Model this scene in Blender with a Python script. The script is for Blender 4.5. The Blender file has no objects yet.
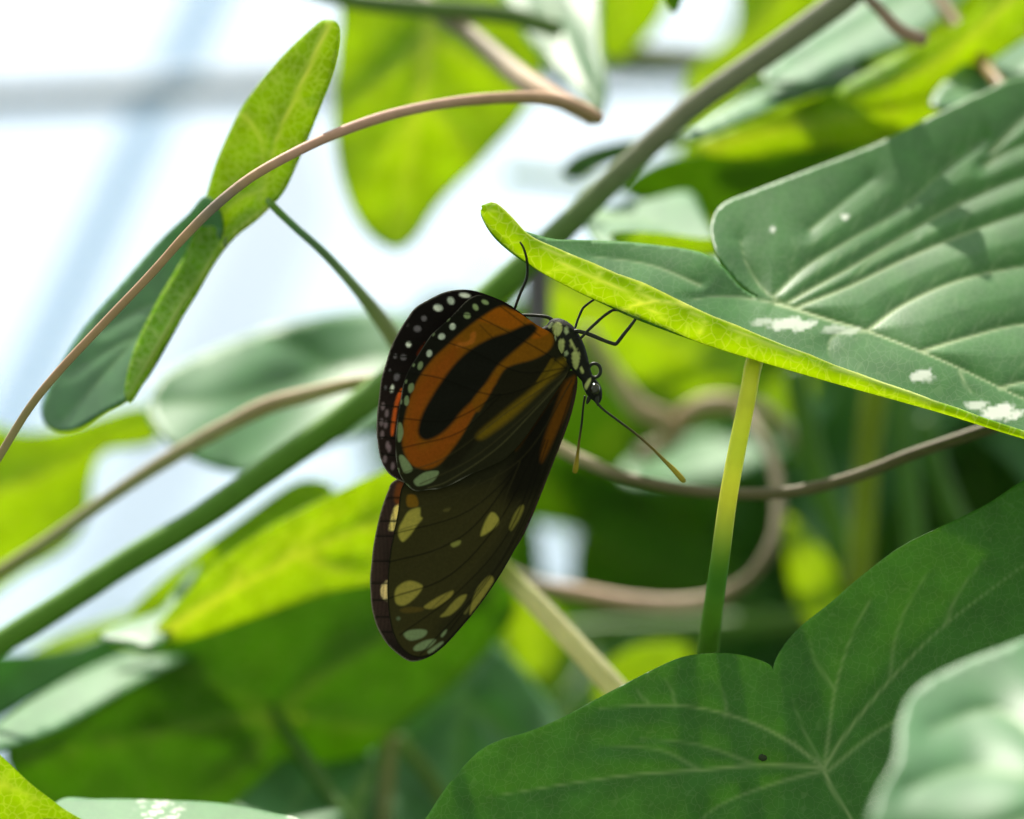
import bpy, math, random
import numpy as np
from mathutils import Vector, Matrix, Euler
from mathutils.geometry import delaunay_2d_cdt
import mathutils

C = bpy.context.scene.collection
S = bpy.context.scene
PI = math.pi
# ------------------------------------------------------------------ camera
D0 = 0.60                      # focus distance (m): a 136 mm wide field on the butterfly
PXMM = 7.53                    # photograph pixels per millimetre at D0
F = PXMM * 1000 * D0           # focal length in pixels (1024 px frame)
PITCH = math.radians(18)
cam = bpy.data.cameras.new('camera')
camo = bpy.data.objects.new('camera', cam); C.objects.link(camo)
camo.location = (0, 0, 1.35)
camo.rotation_euler = (PI/2 + PITCH, 0, 0)
cam.sensor_width = 36.0
cam.lens = 36.0 * F / 1024.0
cam.clip_start = 0.05; cam.clip_end = 60
cam.dof.use_dof = True
cam.dof.focus_distance = D0 + 0.001
cam.dof.aperture_fstop = cam.lens / 16.0
S.camera = camo
M = Matrix.Translation(camo.location) @ camo.rotation_euler.to_matrix().to_4x4()
MN = np.array(M)
def unproj(px, py, dz):
    """arrays of photograph pixels and millimetres behind the focus plane -> world points"""
    px = np.asarray(px, float); py = np.asarray(py, float); d = D0 + np.asarray(dz, float)/1000
    p = np.stack([(px-512)/F*d, -(py-409.5)/F*d, -d, np.ones_like(d*px)], -1)
    return (p @ MN.T)[..., :3]
def proj(P):
    q = np.asarray(P) - MN[:3, 3]; q = q @ MN[:3, :3]
    return 512 + q[..., 0]/-q[..., 2]*F, 409.5 - q[..., 1]/-q[..., 2]*F

# ------------------------------------------------------------------ sky, sun, exposure
S.view_settings.view_transform = 'Standard'; S.view_settings.look = 'None'
S.view_settings.exposure = 0.0; S.view_settings.gamma = 1.0
S.view_settings.use_curve_mapping = False
w = bpy.data.worlds.new('sky'); S.world = w; w.use_nodes = True
nt = w.node_tree; nt.nodes.clear()
out = nt.nodes.new('ShaderNodeOutputWorld'); bg = nt.nodes.new('ShaderNodeBackground')
tc = nt.nodes.new('ShaderNodeTexCoord'); sep = nt.nodes.new('ShaderNodeSeparateXYZ'); rp = nt.nodes.new('ShaderNodeValToRGB')
nt.links.new(tc.outputs['Generated'], sep.inputs[0]); nt.links.new(sep.outputs['Z'], rp.inputs[0])
mrw = nt.nodes.new('ShaderNodeMapRange'); mrw.interpolation_type = 'SMOOTHSTEP'; nt.links.new(sep.outputs['Y'], mrw.inputs[0])
mrw.inputs[1].default_value = -.75; mrw.inputs[2].default_value = .15     # the planted, shadier side of the greenhouse lies behind the camera
mxw = nt.nodes.new('ShaderNodeMix'); mxw.data_type = 'RGBA'; nt.links.new(mrw.outputs[0], mxw.inputs[0])
mxw.inputs[6].default_value = (.40, .48, .34, 1); nt.links.new(rp.outputs[0], mxw.inputs[7]); nt.links.new(mxw.outputs[2], bg.inputs['Color']); nt.links.new(bg.outputs[0], out.inputs[0])
bg.inputs['Strength'].default_value = 1.0
cr = rp.color_ramp
cr.elements[0].position = 0.0; cr.elements[0].color = (.05, .08, .03, 1)
cr.elements[1].position = 1.0; cr.elements[1].color = (1.6, 1.7, 1.75, 1)
for p_, c_ in ((.02, (.10, .16, .06, 1)), (.12, (.66, .90, 1.0, 1)), (.24, (.82, 1.0, 1.1, 1)), (.34, (1.05, 1.15, 1.22, 1)), (.44, (1.25, 1.28, 1.3, 1))):
    e = cr.elements.new(p_); e.color = c_
sun = bpy.data.lights.new('sun', 'SUN'); suno = bpy.data.objects.new('sun', sun); C.objects.link(suno)
sun.energy = 7.5; sun.angle = math.radians(0.6); sun.color = (1.0, .95, .84)
SUNV = Vector((-.16, .26, .95)).normalized()
suno.rotation_euler = SUNV.to_track_quat('Z', 'Y').to_euler()
suno.location = (0, 2, 4)
cy = S.cycles
cy.max_bounces = 10; cy.diffuse_bounces = 5; cy.transmission_bounces = 6; cy.transparent_max_bounces = 10
cy.sample_clamp_indirect = 4.0

# ------------------------------------------------------------------ helpers
def tag(o, label=None, cat=None, group=None, kind=None):
    if label: o['label'] = label
    if cat: o['category'] = cat
    if group: o['group'] = group
    if kind: o['kind'] = kind
    return o
def empty(name, loc=(0, 0, 0)):
    o = bpy.data.objects.new(name, None); C.objects.link(o); o.location = loc; o.empty_display_size = .01
    return o
def link(name, me, parent=None):
    o = bpy.data.objects.new(name, me); C.objects.link(o)
    if parent is not None:
        o.parent = parent
        o.matrix_parent_inverse = Matrix.Translation(-Vector(parent.location))
    return o
def mesh_from(name, V, faces, mats, cols=None, vein=None, stain=None, uv=None, slot=None, origin=None):
    me = bpy.data.meshes.new(name)
    V = np.asarray(V, float)
    if origin is not None: V = V - np.asarray(origin)
    me.from_pydata(V.tolist(), [], faces)
    for m in mats: me.materials.append(m)
    me.polygons.foreach_set('use_smooth', [True]*len(me.polygons))
    if slot is not None: me.polygons.foreach_set('material_index', slot)
    if cols is not None:
        a = me.color_attributes.new('col', 'FLOAT_COLOR', 'POINT')
        a.data.foreach_set('color', np.concatenate([cols, np.ones((len(cols), 1))], 1).astype(np.float32).ravel())
    for nm, arr in (('vein', vein), ('stain', stain)):
        if arr is not None:
            a = me.attributes.new(nm, 'FLOAT', 'POINT'); a.data.foreach_set('value', np.asarray(arr, np.float32))
    if uv is not None:
        l = me.uv_layers.new(name='UVMap')
        idx = np.empty(len(me.loops), np.int32); me.loops.foreach_get('vertex_index', idx)
        l.data.foreach_set('uv', np.asarray(uv, np.float32)[idx].ravel())
    me.update()
    return me
def catmull(P, n=8, closed=False):
    P = [np.array(p, float) for p in P]; N = len(P); o = []
    for i in range(N if closed else N-1):
        if closed: a, b, c, d = P[i-1], P[i], P[(i+1) % N], P[(i+2) % N]
        else:
            b, c = P[i], P[i+1]; a = P[i-1] if i else 2*b-c; d = P[i+2] if i+2 < N else 2*c-b
        for k in range(n):
            t = k/n
            o.append(.5*((2*b)+(-a+c)*t+(2*a-5*b+4*c-d)*t*t+(-a+3*b-3*c+d)*t**3))
    if not closed: o.append(P[-1])
    return np.array(o)
def resample(P, s, closed=False):
    if closed: P = np.vstack([P, P[:1]])
    L = np.r_[0, np.cumsum(np.linalg.norm(np.diff(P, axis=0), axis=1))]
    n = max(3, int(round(L[-1]/s))); t = np.linspace(0, L[-1], n+1)
    if closed: t = t[:-1]
    return np.stack([np.interp(t, L, P[:, k]) for k in range(P.shape[1])], 1)
def inside(poly, X, Y):
    r = np.zeros(X.shape, bool); n = len(poly)
    for i in range(n):
        x1, y1 = poly[i]; x2, y2 = poly[(i+1) % n]
        if y1 == y2: continue
        c = ((y1 > Y) != (y2 > Y)) & (X < (x2-x1)*(Y-y1)/(y2-y1)+x1)
        r ^= c
    return r
def dist(line, X, Y, closed=False):
    """distance to a polyline and the arc fraction of the nearest point"""
    best = np.full(X.shape, 1e9); fr = np.zeros(X.shape); n = len(line)
    for i in range(n if closed else n-1):
        a = line[i]; b = line[(i+1) % n]; dx, dy = b[0]-a[0], b[1]-a[1]; l2 = dx*dx+dy*dy+1e-9
        t = np.clip(((X-a[0])*dx+(Y-a[1])*dy)/l2, 0, 1)
        d = np.hypot(X-a[0]-t*dx, Y-a[1]-t*dy); m = d < best
        best = np.where(m, d, best); fr = np.where(m, (i+t)/max(1, n-1), fr)
    return best, fr
def sstep(a, b, x):
    t = np.clip((x-a)/(b-a), 0, 1); return t*t*(3-2*t)
def tps(ctrl):
    """smooth depth surface through (px, py, mm) control points"""
    c = np.array(ctrl, float); n = len(c); xy = c[:, :2]/100
    if n == 1: return lambda X, Y: np.full(np.shape(X), c[0, 2])
    if n == 2: c = np.vstack([c, [c[0, 0]+100, c[0, 1]+1, c[0, 2]]]); xy = c[:, :2]/100; n = 3
    def U(r2): return np.where(r2 > 1e-12, r2*np.log(r2+1e-12), 0)
    K = U(((xy[:, None]-xy[None])**2).sum(-1)) + 0.02*np.eye(n)
    P = np.c_[np.ones(n), xy]; A = np.block([[K, P], [P.T, np.zeros((3, 3))]])
    s = np.linalg.lstsq(A, np.r_[c[:, 2], 0, 0, 0], rcond=None)[0]
    def f(X, Y):
        X = np.asarray(X, float)/100; Y = np.asarray(Y, float)/100
        r = s[n]+s[n+1]*X+s[n+2]*Y
        for i in range(n): r = r + s[i]*U((X-xy[i, 0])**2+(Y-xy[i, 1])**2)
        return r
    return f
def fill_poly(outline, s, smooth=6):
    """dense triangles inside a closed outline -> (points, faces)"""
    o = catmull(outline, smooth, True) if smooth else np.array(outline, float)
    o = resample(o, s, True)
    x0, y0 = o.min(0); x1, y1 = o.max(0)
    rows = []
    for j, y in enumerate(np.arange(y0+s*.5, y1, s*.866)):
        xs = np.arange(x0+(s*.5 if j % 2 else 0), x1, s); rows.append(np.c_[xs, np.full(len(xs), y)])
    g = np.vstack(rows)
    m = inside(o, g[:, 0], g[:, 1]); g = g[m]
    d, _ = dist(o, g[:, 0], g[:, 1], True); g = g[d > .55*s]
    n = len(o); P = np.vstack([o, g])
    r = delaunay_2d_cdt([Vector(p) for p in P], [(i, (i+1) % n) for i in range(n)], [], 1, 1e-6)
    Q = np.array([tuple(v) for v in r[0]]); fs = [tuple(f) for f in r[2]]
    out = []
    for a, b, c in fs:
        ar = (Q[b, 0]-Q[a, 0])*(Q[c, 1]-Q[a, 1])-(Q[c, 0]-Q[a, 0])*(Q[b, 1]-Q[a, 1])
        out.append((a, c, b) if ar > 0 else (a, b, c))       # facing the camera (image y runs down)
    return Q, out

# ------------------------------------------------------------------ materials
def nodes(name):
    m = bpy.data.materials.new(name); m.use_nodes = True; t = m.node_tree; t.nodes.clear()
    return m, t, t.nodes.new, t.links.new
def leaf_material(name, col, vcol, trans, tf=.5, rough=.42, spec=.5, cell=22.0, bump=.25, var=.35, under=False, stain=(.88, .90, .80)):
    m, t, N, L = nodes(name)
    o = N('ShaderNodeOutputMaterial'); pr = N('ShaderNodeBsdfPrincipled'); tr = N('ShaderNodeBsdfTranslucent'); mx = N('ShaderNodeMixShader')
    uv = N('ShaderNodeUVMap'); vo = N('ShaderNodeTexVoronoi'); vo.feature = 'DISTANCE_TO_EDGE'; vo.inputs['Scale'].default_value = cell
    nz = N('ShaderNodeTexNoise'); nz.inputs['Scale'].default_value = 2.2; nz.inputs['Detail'].default_value = 5
    ds = N('ShaderNodeTexNoise'); ds.inputs['Scale'].default_value = 4; ad = N('ShaderNodeVectorMath'); ad.operation = 'MULTIPLY_ADD'
    ad.inputs[1].default_value = (.12, .12, 0)
    L(uv.outputs[0], ds.inputs[0]); L(ds.outputs['Color'], ad.inputs[0]); L(uv.outputs[0], ad.inputs[2])
    L(ad.outputs[0], vo.inputs[0]); L(uv.outputs[0], nz.inputs[0])
    va = N('ShaderNodeAttribute'); va.attribute_name = 'vein'
    sa = N('ShaderNodeAttribute'); sa.attribute_name = 'stain'
    mr = N('ShaderNodeMapRange'); L(vo.outputs['Distance'], mr.inputs[0]); mr.inputs[1].default_value = 0; mr.inputs[2].default_value = .10 if under else .06
    mr.inputs[3].default_value = .38 if under else .10; mr.inputs[4].default_value = 0
    mxm = N('ShaderNodeMath'); mxm.operation = 'MAXIMUM'; L(mr.outputs[0], mxm.inputs[0]); L(va.outputs['Fac'], mxm.inputs[1])
    def mixc(a, b):
        x = N('ShaderNodeMix'); x.data_type = 'RGBA'
        x.inputs[6].default_value = (*a, 1) if a is not None else (0, 0, 0, 1); x.inputs[7].default_value = (*b, 1)
        return x
    d = mixc(tuple(c*(1-var) for c in col), tuple(c*(1+var) for c in col)); L(nz.outputs['Fac'], d.inputs[0])
    v = mixc(None, vcol); L(d.outputs[2], v.inputs[6]); L(mxm.outputs[0], v.inputs[0])
    s = mixc(None, stain); L(v.outputs[2], s.inputs[6]); L(sa.outputs['Fac'], s.inputs[0])
    L(s.outputs[2], pr.inputs['Base Color'])
    t1 = mixc(tuple(c*(1-var) for c in trans), tuple(min(1, c*(1+var*.6)) for c in trans)); L(nz.outputs['Fac'], t1.inputs[0])
    t2 = mixc(None, (min(1, trans[0]*1.6+.1), min(1, trans[1]*1.15), trans[2]*2+.05)); L(t1.outputs[2], t2.inputs[6]); L(mxm.outputs[0], t2.inputs[0])
    L(t2.outputs[2], tr.inputs['Color'])
    bp = N('ShaderNodeBump'); bp.inputs['Strength'].default_value = bump; bp.inputs['Distance'].default_value = .0003
    if not under: bp.invert = True
    L(mxm.outputs[0], bp.inputs['Height'])
    L(bp.outputs[0], pr.inputs['Normal'])
    pr.inputs['Roughness'].default_value = rough; pr.inputs['Specular IOR Level'].default_value = spec
    mx.inputs[0].default_value = tf; L(pr.outputs[0], mx.inputs[1]); L(tr.outputs[0], mx.inputs[2]); L(mx.outputs[0], o.inputs[0])
    return m
def simple_material(name, col, rough=.5, spec=.4, col2=None, scale=300, attr=False, trans=0, bump=.2, coat=0):
    m, t, N, L = nodes(name)
    o = N('ShaderNodeOutputMaterial'); pr = N('ShaderNodeBsdfPrincipled')
    pr.inputs['Roughness'].default_value = rough; pr.inputs['Specular IOR Level'].default_value = spec
    pr.inputs['Coat Weight'].default_value = coat
    tcn = N('ShaderNodeTexCoord'); nz = N('ShaderNodeTexNoise'); nz.inputs['Scale'].default_value = scale; nz.inputs['Detail'].default_value = 4
    L(tcn.outputs['Object'], nz.inputs[0])
    x = N('ShaderNodeMix'); x.data_type = 'RGBA'; L(nz.outputs['Fac'], x.inputs[0])
    if attr:
        a = N('ShaderNodeAttribute'); a.attribute_name = 'col'
        g = N('ShaderNodeMix'); g.data_type = 'RGBA'; g.blend_type = 'MULTIPLY'; g.inputs[0].default_value = 1
        x.inputs[6].default_value = (.75, .75, .75, 1); x.inputs[7].default_value = (1.15, 1.15, 1.15, 1)
        L(a.outputs['Color'], g.inputs[6]); L(x.outputs[2], g.inputs[7]); src = g.outputs[2]
    else:
        x.inputs[6].default_value = (*col, 1); x.inputs[7].default_value = (*(col2 or tuple(c*.7 for c in col)), 1); src = x.outputs[2]
    L(src, pr.inputs['Base Color'])
    bp = N('ShaderNodeBump'); bp.inputs['Strength'].default_value = bump; bp.inputs['Distance'].default_value = .0002
    L(nz.outputs['Fac'], bp.inputs['Height']); L(bp.outputs[0], pr.inputs['Normal'])
    if trans:
        tr = N('ShaderNodeBsdfTranslucent'); mx = N('ShaderNodeMixShader'); mx.inputs[0].default_value = trans
        L(src, tr.inputs['Color']); L(pr.outputs[0], mx.inputs[1]); L(tr.outputs[0], mx.inputs[2]); L(mx.outputs[0], o.inputs[0])
    else: L(pr.outputs[0], o.inputs[0])
    return m
# leaf kinds, (upper, under) pairs: backlit glow and sky sheen put into their colours
YV = (.42, .50, .16)
KIND = {
 'mature': (leaf_material('mature_leaf_upper', (.048, .180, .030), (.60, .70, .38), (.40, .72, .02), .22, .48, .40, cell=8),
            leaf_material('mature_leaf_under', (.10, .27, .018), YV, (.34, .62, .010), .48, .6, .2, cell=6, under=True)),
 'skylit':   (leaf_material('skylit_leaf_upper', (.085, .235, .085), (.24, .42, .17), (.26, .56, .05), .24, .48, .50, cell=8),
            leaf_material('skylit_leaf_under', (.10, .26, .06), YV, (.28, .60, .03), .42, .6, .2, cell=6, under=True)),
 'lime':   (leaf_material('backlit_leaf_upper', (.14, .36, .008), (.34, .5, .08), (.67, .83, .010), .52, .5, .3, cell=8),
            leaf_material('backlit_leaf_under', (.17, .42, .006), (.95, .98, .45), (.68, .84, .010), .57, .55, .2, cell=7, under=True)),
 'rim':    (leaf_material('backlit_rim_upper', (.16, .38, .008), (.34, .5, .08), (.72, .93, .016), .58, .5, .3, cell=8),  # thin rim of the perch leaf, its backlit glow put into the colour
            leaf_material('backlit_rim_under', (.22, .48, .006), (1, 1, .55), (.72, .93, .016), .58, .55, .2, cell=6, under=True, bump=.5)),
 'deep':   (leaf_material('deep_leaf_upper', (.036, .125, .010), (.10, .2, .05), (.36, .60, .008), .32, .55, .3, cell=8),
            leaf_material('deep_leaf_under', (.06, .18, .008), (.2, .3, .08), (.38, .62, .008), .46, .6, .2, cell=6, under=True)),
}
M_vine = simple_material('vine_bark', (1, 1, 1), .6, .3, attr=True, scale=500, bump=.5)
M_petiole = simple_material('petiole_skin', (1, 1, 1), .45, .4, attr=True, scale=200, trans=.35)

# ------------------------------------------------------------------ builders for leaves and stems
def leaf(name, label, kind, patches, veins=(), s=7, cat='leaf', group=None, thick=.00028, quilt=.0, wob=0.0, stains=None, uvs=60., vw=2.2, curl=None, seed=0, edge=None):
    """patches: list of (outline px, depth controls, flip). veins: list of (polyline px, strength)."""
    rnd = np.random.RandomState(seed)
    VV, FF, UVV, ve, sl, st = [], [], [], [], [], []
    off = 0
    vl = [(catmull(v, 6), k) for v, k in veins]
    for pi_, pt in enumerate(patches):
        outline, ctrl, flip = pt[:3]
        Q, fs = fill_poly(outline, s)
        X, Y = Q[:, 0], Q[:, 1]
        dz = tps(ctrl)(X, Y)
        v = np.zeros(len(X)); dm = np.full(len(X), 1e9)
        for line, k in vl:
            d, fr = dist(line, X, Y); wd = vw*(1.25-.8*fr)
            v = np.maximum(v, k*(1-.45*fr)*np.exp(-(d/(wd if k > .27 else .9))**2)); dm = np.minimum(dm, d+(1-k)*8) if k > .27 else dm
        if wob:
            ph = rnd.rand(6)*6.28
            dz = dz + wob*(np.sin(X/47+ph[0])*np.cos(Y/39+ph[1])+.5*np.sin(X/23+Y/31+ph[2]))
        P = unproj(X, Y, dz)
        if quilt and vl:
            h = quilt*(1-np.exp(-(dm/16.)))
            if pi_ == 0 and len(pt) > 3: h = h*(sstep(0, 60, dist(pt[3], X, Y)[0])*.9+.0)
            dz2 = dz - h*(-1 if flip else 1); P = unproj(X, Y, dz2)
        if flip: fs = [(a, c, b) for a, b, c in fs]
        VV.append(P); FF += [(a+off, b+off, c+off) for a, b, c in fs]; UVV.append(Q/uvs); ve.append(v)
        st.append(stains(X, Y) if stains else np.zeros(len(X))); off += len(P)
    P = np.vstack(VV); org = P.mean(0)
    me = mesh_from(name, P, FF, KIND[kind], vein=np.concatenate(ve), stain=np.concatenate(st), uv=np.vstack(UVV), origin=org)
    o = link(name, me); o.location = org
    md = o.modifiers.new('thickness', 'SOLIDIFY'); md.thickness = thick; md.offset = -1; md.material_offset = 1; md.material_offset_rim = 1
    tag(o, label, cat, group)
    return o
def tube_mesh(name, P, R, cols, mat, seg=12, flat=1.0):
    P = np.asarray(P, float); n = len(P); T = np.gradient(P, axis=0); T /= np.linalg.norm(T, axis=1)[:, None]+1e-12
    up = Vector((0.3, -.9, .3)).normalized(); nrm = np.array(up); V = []; Fc = []; cc = []
    for i in range(n):
        nrm = nrm - T[i]*nrm.dot(T[i]); nrm /= np.linalg.norm(nrm)+1e-12; b = np.cross(T[i], nrm)
        for k in range(seg):
            a = 2*PI*k/seg; V.append(P[i]+R[i]*(math.cos(a)*nrm*flat+math.sin(a)*b)); cc.append(cols[i])
    for i in range(n-1):
        for k in range(seg):
            a = i*seg+k; b_ = i*seg+(k+1) % seg; Fc.append((a, b_, b_+seg, a+seg))
    V.append(P[0]-T[0]*R[0]*.4); cc.append(cols[0]); V.append(P[-1]+T[-1]*R[-1]*.4); cc.append(cols[-1]); q = len(V)
    for k in range(seg):
        Fc.append((q-2, (k+1) % seg, k)); Fc.append((q-1, (n-1)*seg+k, (n-1)*seg+(k+1) % seg))
    org = P.mean(0)
    me = mesh_from(name, V, Fc, [mat], cols=np.array(cc), origin=org)
    return me, org
def stem(name, pts, mat=None, parent=None, step=6, seg=12, knob=0, flat=1.0, seed=1, col=None):
    """pts: (px, py, dz mm, radius px at that depth, (r,g,b))"""
    A = np.array([[p[0], p[1], p[2], p[3]*1.0, *(p[4] if len(p) > 4 else col)] for p in pts], float)
    A = resample(catmull(A, 10), step)
    P = unproj(A[:, 0], A[:, 1], A[:, 2]); R = A[:, 3]/F*(D0+A[:, 2]/1000)
    rnd = np.random.RandomState(seed); n = len(R)
    if knob:
        R = R*(1+knob*np.interp(np.arange(n), np.arange(0, n+4, 4), rnd.rand(len(np.arange(0, n+4, 4)))-.4))
    me, org = tube_mesh(name, P, R, np.clip(A[:, 4:7], 0, 1), mat or M_vine, seg, flat)
    o = link(name, me)
    if parent is not None:
        o.parent = parent; o.location = Vector(org)-Vector(parent.location)
    else: o.location = org
    return o
# ------------------------------------------------------------------ greenhouse glazing far behind
M_bar = simple_material('painted_glazing_bar', (.30, .31, .34), .5, .4, (.24, .25, .27), 20)
M_bar2 = simple_material('pale_blue_bar', (.18, .42, .90), .5, .3, (.16, .38, .85), 20)
mg, t_, N_, L_ = nodes('greenhouse_glass')
o_ = N_('ShaderNodeOutputMaterial'); a_ = N_('ShaderNodeBsdfTransparent'); b_ = N_('ShaderNodeBsdfGlossy'); c_ = N_('ShaderNodeMixShader')
nzg = N_('ShaderNodeTexNoise'); nzg.inputs['Scale'].default_value = 3; crg = N_('ShaderNodeMapRange'); L_(nzg.outputs['Fac'], crg.inputs[0])
crg.inputs[3].default_value = .0; crg.inputs[4].default_value = .02
ts_ = N_('ShaderNodeBsdfTranslucent'); ts_.inputs[0].default_value = (.62, .80, .98, 1); cm_ = N_('ShaderNodeMixShader'); cm_.inputs[0].default_value = .20
a_.inputs[0].default_value = (1, 1, 1, 1); b_.inputs['Roughness'].default_value = .05; L_(crg.outputs[0], c_.inputs[0])
L_(a_.outputs[0], cm_.inputs[1]); L_(ts_.outputs[0], cm_.inputs[2]); L_(cm_.outputs[0], c_.inputs[1]); L_(b_.outputs[0], c_.inputs[2]); L_(c_.outputs[0], o_.inputs[0])
def beam(name, a, b, wpx, depth_mm, mat, parent):
    """a rectangular bar between two (px,py,dz) points, with a glazing lip"""
    A = unproj(*a); B = unproj(*b); T = B-A; L = np.linalg.norm(T); T /= L
    vd = np.array(M.to_3x3() @ Vector((0, 0, 1))); sd = np.cross(T, vd); sd /= np.linalg.norm(sd); vd = np.cross(sd, T)
    hw = wpx/2/F*(D0+a[2]/1000); hd = depth_mm/2000
    prof = [(-1, -1), (-.8, -1.15), (.8, -1.15), (1, -1), (1, .2), (.45, .35), (.35, 1), (-.35, 1), (-.45, .35), (-1, .2)]
    V = []; n = len(prof)
    for P in (A, B):
        for u, v in prof: V.append(P+sd*u*hw+vd*v*hd)
    Fc = [(i, (i+1) % n, n+(i+1) % n, n+i) for i in range(n)] + [tuple(range(n))[::-1], tuple(range(n, 2*n))]
    me = mesh_from(name, V, Fc, [mat], origin=parent.location); me.polygons.foreach_set('use_smooth', [False]*len(me.polygons))
    o = bpy.data.objects.new(name, me); C.objects.link(o); o.parent = parent
    return o
gw = empty('window_1', unproj(130, 100, 560)); tag(gw, 'greenhouse glazing with grey horizontal bar and pale blue diagonal brace', 'window', kind='structure')
beam('glazing_bar', (-700, 128, 520), (900, 58, 520), 24, 40, M_bar, gw)
beam('diagonal_brace', (262, -120, 640), (-70, 590, 640), 36, 20, M_bar2, gw)
P_ = unproj([-900, 1100, 1100, -900], [-400, -400, 900, 900], [590]*4)
vd_ = np.array(M.to_3x3() @ Vector((0, 0, 1)))*.004
V_ = np.vstack([P_-vd_*.5, P_+vd_*.5])
me = mesh_from('glass_pane', V_, [(3, 2, 1, 0), (4, 5, 6, 7), (0, 1, 5, 4), (1, 2, 6, 5), (2, 3, 7, 6), (3, 0, 4, 7)], [mg], origin=gw.location)
me.polygons.foreach_set('use_smooth', [False]*6)
o = bpy.data.objects.new('glass_pane', me); C.objects.link(o); o.parent = gw

# ------------------------------------------------------------------ the perch leaf (upper right)
fold = [(482, 210), (488, 226), (502, 243), (530, 264), (570, 286), (605, 303), (640, 319), (700, 341), (760, 360), (850, 386), (940, 411), (1024, 437), (1120, 462), (1210, 470)]
marg = [(482, 207), (494, 203), (510, 216), (530, 236), (560, 250), (600, 267), (645, 285), (700, 311), (760, 336), (800, 352), (850, 372), (930, 400), (1024, 432), (1120, 458), (1212, 468)]
leafA_out = fold + [(1290, 420), (1290, 260), (1230, 140), (1130, 80), (1024, 77), (985, 91), (930, 117), (880, 142), (810, 169), (755, 190), (724, 203), (712, 220), (713, 243), (725, 268), (746, 290), (762, 299),
            (742, 288), (722, 266), (700, 252), (640, 243), (590, 240), (555, 239), (528, 232), (500, 222)]
leafA_dep = [(482, 210, 1), (570, 286, 0), (700, 341, 0), (850, 386, 0), (1024, 437, 0), (1210, 470, 0), (789, 307, 14), (870, 331, 13), (946, 362, 10), (1024, 399, 8), (1200, 440, 5),
             (640, 243, 15), (555, 240, 8), (715, 255, 18), (712, 220, 26), (755, 190, 34), (880, 142, 46), (1024, 77, 62), (900, 240, 32), (1024, 250, 35), (820, 235, 28), (1230, 140, 62), (1290, 300, 36), (740, 292, 15)]
topA = tps(leafA_dep)
nf = 150
fo = catmull(fold, 10); ma = catmull(marg, 10)
fo = resample(fo, 1e9 if False else np.linalg.norm(np.diff(fo, axis=0), axis=1).sum()/nf)
ma = resample(ma, np.linalg.norm(np.diff(ma, axis=0), axis=1).sum()/nf)
nf = min(len(fo), len(ma)); ns = 10
VS, US, vs_ = [], [], []
rr = np.random.RandomState(4); wv = np.interp(np.arange(nf), np.arange(0, nf+5, 5), rr.rand(len(np.arange(0, nf+5, 5)))-.5)
rimveins = [([(560, 262), (590, 275), (625, 292), (665, 318)], .8), ([(620, 312), (640, 303), (670, 303), (720, 318), (780, 343), (860, 366)], 1.0),
            ([(590, 262), (600, 272), (597, 283)], .7), ([(640, 283), (640, 292), (655, 300)], .7), ([(540, 246), (560, 256), (575, 257)], .7),
            ([(690, 312), (705, 322), (700, 332)], .6), ([(730, 328), (760, 342), (800, 356)], .8), ([(830, 368), (880, 384), (940, 404)], .8), ([(575, 270), (560, 268), (548, 272)], .5)]
for j in range(ns+1):
    s_ = j/ns
    p = fo[:nf]*(1-s_)+ma[:nf]*s_
    if j == ns: p = p + np.c_[np.zeros(nf), wv*2.0]
    dz = -1.4*math.sin(s_*PI)*.8-s_*1.5+wv*.4*s_
    dz = np.minimum(dz, topA(p[:, 0], p[:, 1])-1.0*min(1, s_*6))
    VS.append(unproj(p[:, 0], p[:, 1], dz)); US.append(p)
VS = np.vstack(VS); US = np.vstack(US)
vv = np.zeros(len(US))
for v, k in rimveins:
    d, fr = dist(catmull(v, 6), US[:, 0], US[:, 1]); vv = np.maximum(vv, k*np.exp(-(d/1.5)**2))
vv[-nf:] = .9
FS = []
for j in range(ns):
    for i in range(nf-1):
        a = j*nf+i; FS.append((a, a+nf, a+nf+1, a+1))   # upper side turned away from the camera
AV = [([(775, 303), (789, 307), (830, 320), (870, 332), (946, 362), (1024, 399), (1120, 440)], 1.0),
      ([(789, 307), (766, 292), (748, 268), (740, 240)], .55), ([(773, 297), (805, 267), (849, 240), (903, 207), (950, 165), (985, 140)], .5),
      ([(786, 304), (815, 287), (849, 268), (903, 236), (957, 205), (1010, 182), (1060, 165)], .75),
      ([(795, 308), (849, 286), (903, 260), (957, 237), (1024, 212), (1100, 190)], .85),
      ([(868, 330), (903, 305), (957, 281), (1024, 266), (1120, 250)], .9), ([(922, 351), (968, 337), (1024, 324), (1120, 318)], .9),
      ([(1000, 388), (1024, 382), (1100, 372)], .8), ([(991, 152), (1024, 117), (1060, 90)], .6), ([(985, 165), (1010, 150), (1060, 130)], .5),
      ([(789, 307), (760, 300), (720, 296), (690, 300)], .5), ([(868, 331), (838, 333), (828, 348), (835, 362)], .45), ([(960, 370), (965, 385), (975, 396)], .45),
      ([(849, 286), (870, 262), (915, 236)], .3), ([(700, 285), (650, 265), (590, 256)], .4), ([(903, 305), (930, 285), (960, 262)], .25), ([(810, 230), (840, 205), (870, 180)], .3)]
_r = np.random.RandomState(8)
for line_, k_ in list(AV[2:8]):                                     # fine side veins between the main ones
    c_ = catmull(line_, 8)
    for q_ in range(4, len(c_)-2, 4):
        p_ = c_[q_]; t_ = c_[q_+1]-c_[q_-1]; t_ = t_/np.linalg.norm(t_)
        a_ = -.95+_r.rand()*.3; d_ = np.array([t_[0]*math.cos(a_)-t_[1]*math.sin(a_), t_[0]*math.sin(a_)+t_[1]*math.cos(a_)]); L_q = 16+_r.rand()*16
        AV.append(([tuple(p_), tuple(p_+d_*L_q*.5+t_*2), tuple(p_+d_*L_q+t_*8)], .26))
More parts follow.
